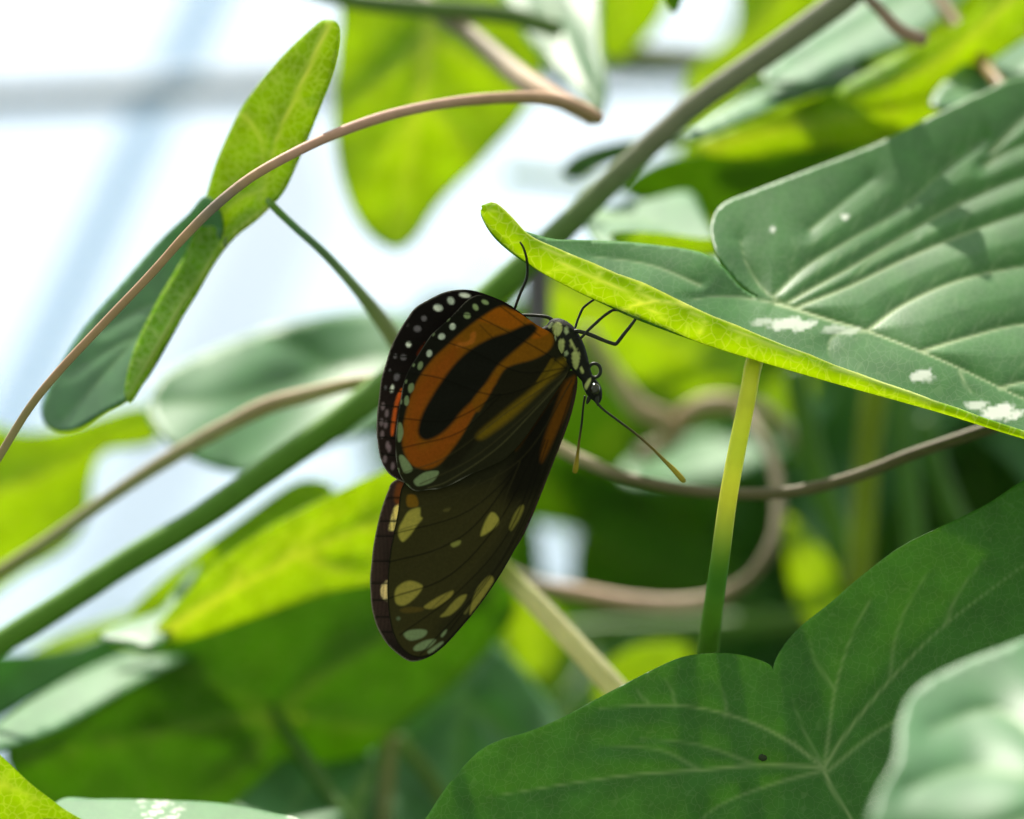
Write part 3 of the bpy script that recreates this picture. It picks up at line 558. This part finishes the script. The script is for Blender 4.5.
CLEAR = [(60, 60), (60, 200), (60, 300), (20, 380), (200, 100), (210, 30), (280, 20), (130, 200), (450, 180), (500, 170), (550, 150), (350, 260), (250, 290), (310, 300), (300, 230), (440, 250), (420, 280), (200, 350), (560, 210), (480, 230), (150, 340), (300, 180), (320, 130), (160, 400),
         (110, 490), (60, 590), (200, 550), (150, 520), (25, 632), (250, 500), (640, 95), (622, 100), (655, 85), (700, 15), (715, 0), (555, 567), (552, 572), (130, 470), (350, 300), (395, 300), (20, 400), (100, 360), (230, 310), (540, 230), (600, 120), (250, 40), (10, 20), (130, 20), (575, 140)]
CL = np.array(CLEAR, float)
hull = np.array(HALF + [(-x, y) for x, y in HALF[-2:0:-1]]+[(0, .3)])*1.05
rnd = random.Random(11)
cnt = 0
Rcam = camo.rotation_euler.to_matrix()
def place(ti, px, py, dz, size, rx, ry, rz, label, group, check=True):
    """size in m; rotation in camera axes: rz spins in the picture, rx leans back"""
    R_ = Rcam @ Euler((rx, ry, rz), 'XYZ').to_matrix()
    loc = Vector(unproj(px, py, dz))
    if check:
        h = np.array([tuple(loc+R_ @ Vector((x*size, y*size, 0))) for x, y in hull]); hx, hy = proj(h)
        hp = np.c_[hx, hy]
        if inside(hp, CL[:, 0], CL[:, 1]).any(): return None
        d, _ = dist(hp, CL[:, 0], CL[:, 1], True)
        if d.min() < 16: return None
        if hx.max() < -30 or hx.min() > 1060 or hy.max() < -30 or hy.min() > 850: return None
    o = temps[ti]
    if ti in used: o = dup(o)
    used.add(ti)
    o.matrix_world = Matrix.Translation(loc) @ R_.to_4x4() @ Matrix.Scale(size, 4)
    tag(o, label, 'leaf', group)
    return o
LBL = {0: 'dark green heart-shaped leaf blurred deep in the thicket', 1: 'mid green heart-shaped leaf blurred deep in the thicket', 2: 'yellow-green heart-shaped leaf blurred deep in the thicket', 3: 'blue-green heart-shaped leaf blurred deep in the thicket'}
GRP = {0: 'dark thicket leaves', 1: 'mid green thicket leaves', 2: 'yellow-green thicket leaves', 3: 'blue-green thicket leaves'}
tries = 0
while cnt < 150 and tries < 9000:
    tries += 1
    layer = cnt/150
    px = rnd.uniform(120, 1100); py = rnd.uniform(-60, 860)
    if px < 440 and py < 560: continue
    dz = 240+layer*420+rnd.uniform(-30, 30)
    size = rnd.uniform(.05, .085)*(1+layer*.5)*(1 if tries % 3 else .6)
    ti = rnd.choices([0, 1, 2, 3], [5, 3, 2.2, 1.6])[0]
    o = place(ti, px, py, dz, size, rnd.uniform(-.7, .6), rnd.uniform(-.5, .5), rnd.uniform(-1.2, 1.2), LBL[ti], GRP[ti])
    if o: cnt += 1
extra = 0
while extra < 45:          # the same thicket going on beyond the right and lower edges of the view
    tries += 1
    px, py = (rnd.uniform(1080, 1500), rnd.uniform(-100, 1150)) if extra % 3 else (rnd.uniform(300, 1100), rnd.uniform(900, 1200))
    ti = rnd.choices([0, 1, 2, 3], [5, 3, 2.2, 1.6])[0]
    place(ti, px, py, rnd.uniform(260, 620), rnd.uniform(.06, .1), rnd.uniform(-.7, .6), rnd.uniform(-.5, .5), rnd.uniform(-1.2, 1.2), LBL[ti], GRP[ti], check=False); extra += 1
print('thicket', cnt, tries)
for i, t in enumerate(temps):
    if i not in used:
        for ch in list(t.children): bpy.data.objects.remove(ch)
        bpy.data.objects.remove(t)

# ------------------------------------------------------------------ the butterfly
def Z1(*p): return [(340+x/2.844, 220+y/2.844) for x, y in p]
def Z2(*p): return [(350+x/3.412, 440+y/3.412) for x, y in p]
def ZS(*p): return [(364+x/6.4, 280+y/6.4) for x, y in p]
def ZB(*p): return [(490+x/4.876, 230+y/4.876) for x, y in p]
BLK = (.019, .017, .013); DRK = (.042, .037, .018); OLV = (.115, .090, .028)
ORA = (.46, .165, .008); OR2 = (.60, .125, .012); OCH = (.36, .21, .012); YEL = (.74, .60, .13); PAL = (.42, .50, .28); WHT = (.92, .94, .86); LIL = (.30, .26, .30)
def soft(shape, X, Y, e):
    sh = catmull(shape, 5, True); d, _ = dist(sh, X, Y, True); d = np.where(inside(sh, X, Y), -d, d)
    return 1-sstep(-e, e, d)
def paint(col, m, c, a=1.0): col += (np.array(c)-col)*(m*a)[:, None]
def blob(cx, cy_, rx, ry=None, ang=0):
    ry = ry or rx; a = np.linspace(0, 2*PI, 9)[:-1]; ca, sa = math.cos(ang), math.sin(ang)
    return [(cx+rx*math.cos(t)*ca-ry*math.sin(t)*sa, cy_+rx*math.cos(t)*sa+ry*math.sin(t)*ca) for t in a]
M_wing = simple_material('wing_scales', (1, 1, 1), .75, .12, attr=True, scale=2500, trans=.42, bump=.15)
M_chit = simple_material('black_chitin', (.012, .012, .011), .45, .35, (.03, .03, .02), 900)
M_body = simple_material('body_scales', (1, 1, 1), .7, .2, attr=True, scale=2500, bump=.5)
fly = empty('butterfly', unproj(565, 345, 1.5))
tag(fly, 'dark longwing butterfly with orange bands and cream spots hanging wings-closed under the leaf rim', 'butterfly')
def wing(name, outline, s, dzf, painter, veins, label, vdepth=.05):
    Q, fs = fill_poly(outline, s, 5)
    X, Y = Q[:, 0], Q[:, 1]; dz = dzf(X, Y)
    col = np.tile(np.array(BLK), (len(X), 1)).astype(float)
    painter(col, X, Y)
    rg = np.zeros(len(X))
    for v, c_, a in veins:
        d, fr = dist(catmull(v, 6), X, Y); m = np.exp(-(d/.8)**2); paint(col, m, c_, a); rg = np.maximum(rg, np.exp(-(d/1.6)**2))
    P = unproj(X, Y, dz-rg*vdepth)
    me = mesh_from(name, P, fs, [M_wing], cols=np.clip(col, 0, 1), origin=fly.location)
    o = bpy.data.objects.new(name, me); C.objects.link(o); o.parent = fly; o['label'] = label
    md = o.modifiers.new('thickness', 'SOLIDIFY'); md.thickness = .00005; md.offset = -1
    return o
# outlines
HWn = [(572, 362), (565, 345), (553, 334), (537, 325), (516, 311), (496, 300), (481, 295), (472, 297), (464, 303), (454.6, 313), (442, 325), (431, 335), (423, 347), (416, 358), (408, 371), (403, 385), (400.5, 400), (397.5, 418), (395.5, 438), (396, 459), (399, 473), (405, 483), (415, 491), (428, 490), (446, 487), (474, 473), (500, 462), (520, 444), (540, 416), (556, 392), (566, 376)]
HWf = [(572, 362), (560, 338), (537, 325), (510, 305), (488, 295), (470, 290), (455, 290), (442, 293), (428, 300), (415, 308), (406, 320), (398, 333), (391, 347), (386, 363), (381, 380), (379, 397), (377, 415), (376.5, 432), (378, 446), (380.5, 459), (386, 470), (393, 477), (408, 484), (425, 486), (480, 460), (540, 410), (566, 376)]
FWn = [(577, 374), (574.5, 390), (570, 412), (562, 437), (552, 464), (538, 498), (526, 526), (514, 551), (497, 580), (476, 609), (453, 636), (440, 648), (428, 656), (415, 657), (404, 651), (396, 640), (391, 626), (388, 605), (387.5, 581), (390, 553), (394, 532), (398, 512), (402.5, 486), (420, 470), (480, 440), (540, 395), (566, 372)]
FWf = [(577, 376), (572, 412), (553, 464), (528, 526), (514, 551), (497, 580), (476, 610), (453, 637), (442, 648), (431, 656), (418, 661), (409, 661), (399, 655), (388, 645), (380, 633), (375, 621), (371.5, 606), (370.5, 592), (370, 578), (371.5, 563), (373, 548), (375.5, 534), (379, 518), (382.5, 506), (388, 491), (394, 481), (420, 470), (480, 440), (560, 380)]
base = np.array([572, 368.])
def wdz(off, k):
    def f(X, Y):
        r = np.hypot(X-base[0], Y-base[1]); th = np.arctan2(Y-base[1], X-base[0])
        return off*(.25+.75*sstep(0, 120, r)) + k*(r/100)**2 + .10*np.sin(th*26)*sstep(30, 160, r)
    return f
def hwn_paint(col, X, Y):
    g = sstep(0, 1, np.clip(((X-400)*.55+(Y-380)*.8)/90, 0, 1))
    paint(col, g, DRK, 1)
    ora = Z1((455,246),(490,255),(530,268),(575,300),(603,325),(606,350),(588,376),(545,398),(500,410),(468,425),(445,465),(415,510),(385,545),(365,580),(330,640),(290,688),(250,708),(205,695),(180,650),(180,590),(196,520),(225,450),(265,395),(300,362),(345,320),(400,278))
    paint(col, soft(ora, X, Y, 2.2), ORA)
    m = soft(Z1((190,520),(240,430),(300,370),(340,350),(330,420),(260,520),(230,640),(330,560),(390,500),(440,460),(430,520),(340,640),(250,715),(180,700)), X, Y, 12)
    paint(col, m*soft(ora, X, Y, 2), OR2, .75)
    paint(col, soft(Z1((335,350),(356,347),(368,340),(372,322),(386,318),(386,338),(378,352),(366,356),(350,362),(330,362)), X, Y, 1.4), (.80, .25, .03), .8)  # sun fleck on the wing, painted in as lighter orange
    bar = Z1((556,300),(560,312),(540,335),(505,365),(470,395),(445,420),(415,465),(385,505),(345,545),(318,580),(285,610),(250,626),(228,618),(222,595),(235,550),(262,500),(295,450),(330,405),(375,365),(430,335),(480,318),(520,300),(545,294))
    paint(col, soft(bar, X, Y, 2.5), BLK)
    paint(col, soft(Z1((612,388),(560,400),(480,425),(440,470),(415,530),(330,640),(290,700),(330,700),(400,620),(480,540),(560,470),(610,420)), X, Y, 3), (.030, .024, .012))
    paint(col, soft(Z1((395,545),(430,480),(445,462),(428,462),(400,482),(375,520)), X, Y, 2), ORA, .7)
    paint(col, soft(Z1((640,393),(642,405),(628,428),(590,465),(545,510),(490,562),(440,600),(405,622),(388,618),(400,600),(445,562),(490,525),(540,485),(580,445),(600,415),(622,398)), X, Y, 4), OCH)
    paint(col, soft(Z1((610,395),(598,420),(575,450),(560,458),(585,420),(600,395)), X, Y, 1.2), OCH, .7)
    # row of marginal spots
    for (x, y, rx, ry, an, c_) in ((775,142,27,15,.45,PAL),(714,174,18,26,-.6,PAL),(660,228,25,22,.3,PAL),(567,298,22,24,.3,WHT),(497,362,25,22,-.4,WHT),(418,470,20,25,.2,WHT),(360,548,17,30,.3,PAL),(300,690,16,28,.1,PAL),(272,770,14,30,0,PAL),(318,545,7,12,.4,PAL),(270,650,6,14,.3,PAL),(238,780,6,16,.1,PAL),(540,255,5,14,.7,PAL),(445,350,5,12,.7,PAL)):
        p = ZS((x, y))[0]; paint(col, soft(blob(p[0], p[1], rx/6.4*.92, ry/6.4*.92, an), X, Y, .9), c_)
    for sh in (Z1((168,672),(180,670),(200,695),(206,712),(185,720),(174,700)), Z1((212,738),(240,718),(275,713),(280,722),(262,745),(225,757),(212,750)), Z1((166,580),(175,580),(180,605),(172,630),(164,625)), Z1((185,505),(193,500),(196,518),(190,528),(183,522)), Z1((197,468),(208,465),(210,480),(200,492),(194,484)), Z1((160,706),(168,708),(168,722),(160,720)), Z1((176,748),(192,752),(200,762),(185,764))):
        paint(col, soft(sh, X, Y, .9), PAL)
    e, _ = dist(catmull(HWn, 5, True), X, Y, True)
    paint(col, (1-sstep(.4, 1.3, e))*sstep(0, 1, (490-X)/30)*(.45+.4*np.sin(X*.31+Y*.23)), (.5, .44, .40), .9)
def hwf_paint(col, X, Y):
    paint(col, np.ones(len(X)), (.020, .013, .014)); paint(col, sstep(340, 430, Y), (.060, .035, .036), .9)
    for (x, y, rx, ry, an, c_) in ((645,98,42,18,.15,WHT),(556,133,24,30,-.6,WHT),(474,178,35,25,.2,WHT),(384,246,20,20,0,LIL),(342,312,27,23,0,LIL),(285,412,20,22,0,WHT),(252,495,22,22,0,LIL),(200,488,12,18,.3,LIL),(210,620,20,30,.3,LIL),(180,695,14,30,.2,WHT),(138,690,8,18,.1,LIL),(280,290,8,14,.6,(.1,.08,.08)),(165,580,7,14,.1,LIL)):
        p = ZS((x, y))[0]; paint(col, soft(blob(p[0], p[1], rx/6.4*.9, ry/6.4*.9, an), X, Y, 1.0), c_, .9)
    for x, y in ((133,550),(130,582),(140,650),(122,530),(135,640),(120,610),(150,700),(128,680),(118,575)):
        p = Z1((x, y))[0]; paint(col, soft(blob(p[0], p[1], 1.9, 4.0, .1), X, Y, 1.2), (.45, .33, .38), .8)
    paint(col, soft(Z1((172,480),(182,485),(165,530),(158,575),(152,612),(144,608),(148,560),(158,510)), X, Y, .9), (.75, .22, .05))
    paint(col, soft(ZS((340,465),(390,395),(372,440),(345,490)), X, Y, 1), (.3, .06, .02), .7)
    for yy in (355, 372, 390, 406, 422, 438, 455, 340):
        paint(col, np.exp(-((Y-yy-(X-390)*.12)/.8)**2), BLK, .9)
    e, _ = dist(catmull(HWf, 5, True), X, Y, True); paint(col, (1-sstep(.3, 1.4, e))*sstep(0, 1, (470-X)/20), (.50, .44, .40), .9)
def fwn_paint(col, X, Y):
    paint(col, sstep(430, 520, Y), OLV, .75); paint(col, 1-sstep(8, 26, dist([(577, 374), (552, 464), (514, 551), (453, 636)], X, Y)[0]), DRK, .7)
    paint(col, soft(Z1((520,620),(600,480),(640,470),(600,640),(580,760),(480,800),(470,720)), X, Y, 12), (.014, .011, .007), .9)
    paint(col, soft(Z1((160,740),(420,745),(560,560),(600,520),(440,650),(250,760)), X, Y, 5), DRK, .8)
    paint(col, soft(Z1((672,445),(662,490),(640,555),(612,615),(588,665),(572,690),(572,660),(588,600),(610,540),(632,480),(652,452)), X, Y, 3), (.26, .085, .006))
    paint(col, soft(Z1((640,455),(600,510),(560,570),(520,630),(500,655),(508,625),(540,575),(580,515),(620,465)), X, Y, 3), (.20, .075, .008), .7)
    for sh, c_ in ((((178,278),(200,243),(237,230),(240,258),(247,268),(230,290),(205,325),(180,347),(165,325),(168,298)), YEL), (((195,190),(222,188),(233,212),(228,228),(196,226)), (.42,.20,.02)),
                   (((482,247),(495,250),(507,266),(508,282),(490,303),(447,328),(455,292),(470,262)), YEL), (((585,222),(593,225),(590,243),(572,280),(551,309),(543,300),(553,268),(568,240)), (.40,.33,.07)),
                   (((343,355),(355,347),(377,343),(374,357),(352,366)), (.5,.46,.12)), (((320,238),(341,232),(338,241),(322,245)), (.25,.2,.06)),
                   (((152,530),(160,503),(188,484),(215,481),(247,497),(238,520),(212,548),(182,565),(158,558)), (.66,.52,.12)), (((252,570),(280,548),(318,527),(352,514),(342,538),(300,568),(275,577)), (.58,.44,.10)),
                   (((308,603),(325,585),(345,560),(372,535),(397,527),(392,545),(372,572),(340,598)), (.55,.44,.10)), (((410,600),(412,565),(432,510),(460,475),(480,462),(490,480),(470,515),(435,568)), (.56,.45,.10)),
                   (((388,590),(400,572),(410,562),(404,580),(395,594)), (.3,.25,.08)), (((170,580),(200,570),(250,573),(240,585),(190,590)), (.2,.13,.03)),
                   (((183,665),(195,652),(225,646),(258,648),(262,660),(245,675),(205,684)), PAL), (((216,712),(228,698),(260,683),(292,680),(285,695),(262,712),(228,720)), PAL), (((265,722),(285,705),(312,688),(318,692),(302,712),(275,729)), PAL),
                   (((310,668),(318,655),(330,647),(326,660),(315,672)), PAL), (((158,608),(166,602),(172,610),(163,616)), (.25,.3,.18))):
        paint(col, soft(Z2(*sh), X, Y, 1.3), c_)
    e, _ = dist(catmull(FWn, 5, True), X, Y, True); paint(col, (1-sstep(.6, 2.2, e)), BLK, .9)
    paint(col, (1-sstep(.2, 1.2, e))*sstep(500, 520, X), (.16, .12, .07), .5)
def fwf_paint(col, X, Y):
    paint(col, np.ones(len(X)), (.120, .070, .066))
    paint(col, soft(Z2((160,150),(182,150),(175,210),(165,225),(150,200)), X, Y, 2), (.42, .16, .05), .8)
    paint(col, soft(Z2((150,232),(168,222),(172,260),(155,305),(133,308),(136,280)), X, Y, .9), (.98, .86, .42))
    paint(col, soft(Z2((112,490),(135,480),(135,545),(112,543),(104,515)), X, Y, .9), (.98, .84, .52))
    for yy in (498, 521, 536, 561, 583, 600, 617, 632):
        paint(col, np.exp(-((Y-yy)/1.0)**2), BLK, .85)
    for xx in range(372, 396, 4): paint(col, np.exp(-((X-xx-4*np.sin(Y/40))/.8)**2), (.05, .03, .03), .4)
    paint(col, sstep(620, 650, Y), (.03, .022, .02), .8)
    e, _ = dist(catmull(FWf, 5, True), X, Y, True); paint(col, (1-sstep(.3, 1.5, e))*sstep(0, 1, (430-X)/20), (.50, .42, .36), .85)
VD = (.012, .009, .006); VL = (.10, .08, .035)
hv = [([(566, 368), (540, 350), (480, 318), (455, 314)], VD, .6), ([(566, 368), (520, 372), (470, 350), (432, 338)], VD, .6), ([(566, 370), (500, 395), (440, 378), (408, 373)], VD, .6), ([(500, 394), (450, 420), (398, 418)], VD, .6),
      ([(500, 396), (460, 432), (402, 448)], VD, .6), ([(568, 372), (510, 410), (450, 455), (400, 474)], VL, .5), ([(568, 373), (520, 420), (470, 460), (420, 484)], VL, .6), ([(568, 374), (530, 415), (495, 450), (450, 480), (428, 488)], (.2, .17, .08), .55), ([(540, 336), (500, 306)], VD, .5), ([(480, 325), (495, 340)], VD, .4)]
fv = [([(572, 380), (530, 450), (470, 510), (390, 535)], VD, .6), ([(530, 450), (480, 520), (440, 548), (389, 562)], VD, .7), ([(540, 440), (500, 520), (450, 575), (390, 598)], VD, .7), ([(545, 440), (510, 530), (460, 590), (400, 635)], VD, .6),
      ([(548, 440), (515, 535), (470, 600), (420, 655)], VD, .6), ([(574, 385), (545, 470), (510, 548), (450, 630)], VD, .6), ([(572, 380), (520, 460), (440, 500), (396, 512)], VL, .35), ([(520, 462), (505, 500), (500, 530)], VL, .4), ([(500, 470), (460, 530), (395, 580)], VL, .3), ([(520, 500), (480, 560), (430, 610)], VL, .35), ([(530, 500), (500, 560), (460, 610)], VL, .3), ([(480, 480), (440, 515), (400, 530)], VL, .35)]
wing('forewing', FWf, 1.6, wdz(2.6, .10), fwf_paint, [], 'far forewing, purple-brown strip showing past the near one')
wing('hindwing', HWf, 1.6, wdz(2.0, .12), hwf_paint, [], 'far hindwing, dark edge with white dots')
wing('forewing', FWn, 1.15, wdz(-.1, .02), fwn_paint, fv, 'near forewing, dark olive with cream and yellow blotches')
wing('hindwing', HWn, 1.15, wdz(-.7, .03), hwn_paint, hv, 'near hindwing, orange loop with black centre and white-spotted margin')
# body: abdomen between the wings, thorax, neck, head in one surface
bd = [(470, 345, 1.0, 3.5), (485, 345, 1.0, 6), (510, 342, 1.0, 7), (535, 337, 1.0, 7), (549, 331, 1, 7), (556, 327, 1, 10), (563, 333, .8, 13.5), (570, 345, .6, 14.5), (576, 357, .5, 13), (582, 369, .4, 9.5), (587, 378, .3, 7), (590, 384, .3, 8.5), (594, 391, .3, 9), (597, 398, .4, 6), (598, 403, .4, 2.5)]
A = resample(catmull([tuple(b) for b in bd], 8), 1.1)
P = unproj(A[:, 0], A[:, 1], A[:, 2]); R = A[:, 3]/F*D0
seg = 36; T = np.gradient(P, axis=0); T /= np.linalg.norm(T, axis=1)[:, None]; nrm = -np.array(M.to_3x3() @ Vector((0, 0, -1))); V = []; Fc = []
for i in range(len(P)):
    nrm = nrm-T[i]*nrm.dot(T[i]); nrm /= np.linalg.norm(nrm); b = np.cross(T[i], nrm)
    for k in range(seg):
        a = 2*PI*k/seg; V.append(P[i]+R[i]*(math.cos(a)*nrm+.9*math.sin(a)*b))
for i in range(len(P)-1):
    for k in range(seg): Fc.append((i*seg+k, i*seg+(k+1) % seg, (i+1)*seg+(k+1) % seg, (i+1)*seg+k))
n_ = len(P); V.append(P[0]); V.append(P[-1]); q_ = len(V)
for k in range(seg): Fc.append((q_-2, (k+1) % seg, k)); Fc.append((q_-1, (n_-1)*seg+k, (n_-1)*seg+(k+1) % seg))
V = np.array(V); bx, by = proj(V); bc = np.tile(np.array((.013, .013, .011)), (len(V), 1))
CRE = (.55, .56, .22); CR2 = (.46, .50, .30)
for sh, c_ in ((ZB((305,470),(325,450),(345,455),(352,485),(335,515),(312,510)), CRE), (ZB((282,470),(300,450),(305,458),(292,480)), CR2), (ZB((362,480),(374,472),(384,492),(378,508),(366,500)), CR2), (ZB((335,540),(350,532),(362,545),(358,590),(345,602),(334,580)), CRE),
               (ZB((303,522),(318,520),(322,538),(310,545)), CR2), (ZB((300,592),(320,588),(330,605),(318,620),(303,612)), CR2), (ZB((390,535),(402,540),(408,565),(425,580),(420,590),(402,575),(392,560)), CRE), (ZB((400,600),(425,592),(438,610),(432,655),(420,680),(405,660)), CRE),
               (ZB((440,668),(450,670),(458,692),(450,700),(440,685)), CRE), (ZB((362,595),(378,590),(380,608),(366,615)), CR2), (ZB((460,760),(478,730),(492,722),(490,740),(470,778)), CRE), (ZB((420,740),(432,735),(436,748),(424,755)), CRE), (ZB((328,610),(368,628),(362,655),(300,715),(290,700),(320,650)), (.40,.30,.03)), (ZB((505,690),(512,700),(505,712)), CR2), (ZB((415,790),(430,790),(432,800),(418,802)), CR2)):
    m = soft(sh, bx, by, .7); bc += (np.array(c_)-bc)*m[:, None]
me = mesh_from('body', V, Fc, [M_body], cols=bc, origin=fly.location)
o = bpy.data.objects.new('body', me); C.objects.link(o); o.parent = fly; o['label'] = 'slim black body with cream-yellow spots'
def bstem(name, pts, mat=M_chit, col=(.02, .02, .02), seg=8, label=None, knob=0):
    o = stem(name, pts, mat, fly, step=1.5, seg=seg, col=col, knob=knob)
    if label: o['label'] = label
    return o
# eye and palps
def ball(name, px, py, dz, rpx, mat, label=None, sq=(1, 1, 1)):
    import bmesh
    bm = bmesh.new(); bmesh.ops.create_icosphere(bm, subdivisions=3, radius=rpx/F*D0)
    for v in bm.verts: v.co = Vector((v.co.x*sq[0], v.co.y*sq[1], v.co.z*sq[2]))
    me = bpy.data.meshes.new(name); bm.to_mesh(me); bm.free(); me.materials.append(mat)
    me.polygons.foreach_set('use_smooth', [True]*len(me.polygons))
    o = bpy.data.objects.new(name, me); C.objects.link(o); o.parent = fly; o.location = Vector(unproj(px, py, dz))-fly.location
    if label: o['label'] = label
M_eye = simple_material('compound_eye', (.02, .016, .014), .12, .6, (.03, .02, .015), 4000, coat=.6)
ball('eye', 595, 389, -.75, 5.2, M_eye, 'glossy dark compound eye', (1, 1, 1.15))
ball('eye', 595, 389, 1.35, 5.2, M_eye, 'glossy dark compound eye on the far side', (1, 1, 1.15))
bstem('palp', [(597, 396, -.3, 2.4), (597, 401, -.4, 2.2), (598, 406, -.5, .8)])
bstem('palp', [(590, 396, .9, 2.4), (588, 401, 1, 2.0), (587, 404, 1.1, .8)])
pr_ = [(593.5, 383, -.1, 1.9)]+[(594.5+6.3*(1-.0*k)*math.cos(2.4-k*.42)*.98, 370.5+7.0*math.sin(2.4-k*.42), -.1+.02*k, 1.7) for k in range(0, 16)]+[(595+3.2*math.cos(2.4-k*.6), 371+3.6*math.sin(2.4-k*.6), .25, .0+.8) for k in range(11, 16)]
bstem('proboscis', pr_[:17], label='thin black coiled feeding tube')
YT = (.50, .42, .05)
bstem('antenna', [(585, 396, 1.2, 1.2), (583.5, 405, 1.6, 1.1), (581.5, 425, 3, 1.15), (579, 442, 4, 1.3, (.22, .16, .04)), (577.5, 455, 5, 1.8, (.42, .33, .05)), (576, 466, 5.5, 3.0, YT), (575, 472, 6, 2.6, YT)], M_petiole, col=(.05, .045, .03), label='black antenna with a yellow club, hanging straight down')
bstem('antenna', [(597, 403, -.3, 1.3), (604, 410, -.6, 1.2), (620, 422, -1.5, 1.2), (636, 434, -2.2, 1.25, (.12, .1, .03)), (652, 448, -3, 1.4, (.22, .17, .04)), (664, 460, -3.6, 1.9, (.36, .29, .05)), (674, 470, -4, 2.7, YT), (682, 479, -4.4, 3.0, YT), (684.5, 482, -4.5, 2.0, YT)], M_petiole, col=(.05, .045, .03), label='black antenna with a yellow club, slanting to the lower right')
LG = (.014, .014, .012)
bstem('leg', [(558, 327, 2.4, 2.0), (553, 321, 2.6, 2.0), (547, 317, 2.8, 1.8), (535, 315.5, 3, 1.6), (523, 315, 3, 1.5), (513, 314, 3, 1.5), (514.5, 309, 2.8, 1.4), (520, 294, 2.0, 1.5), (526.5, 279, 1.0, 1.5), (527.5, 268, .2, 1.5), (526.5, 258, -1.8, 1.4), (523.5, 248, -2.6, 1.25), (520, 242, -3.0, .9)], M_chit, LG, label='hind leg reaching up over the curled rim')
bstem('leg', [(571, 335, 1.2, 1.6), (575, 328, 1.8, 1.3), (578, 319, 2.2, 1.2), (582.5, 309, 2.6, 1.3), (587, 304.5, 2.5, 1.2), (594, 299.5, 2.0, 1.1)], M_chit, LG, label='far middle leg gripping the rim')
bstem('leg', [(571, 348, .2, 1.6), (576, 342, -.2, 1.5), (582, 337, -.4, 1.4), (588, 330.5, -.6, 1.5), (596, 323, -.8, 1.6), (601.5, 318, -.8, 1.5), (608, 313, -.6, 1.5), (614.5, 310, -.4, 1.4), (625.5, 311.6, -.6, 1.2)], M_chit, LG, label='near middle leg bent up to the rim')
bstem('leg', [(571, 334, .2, 1.7), (575, 331, 0, 2.0), (584, 332.6, -.2, 2.0), (592.5, 335.6, -.4, 2.1), (604, 340.5, -.6, 1.9), (614.5, 344, -.8, 1.9), (617, 343, -.8, 1.9), (624, 334, -.8, 1.8), (632, 324, -.7, 1.6), (639, 314, -.5, 1.3)], M_chit, LG, label='front leg with a sharp knee below the rim')
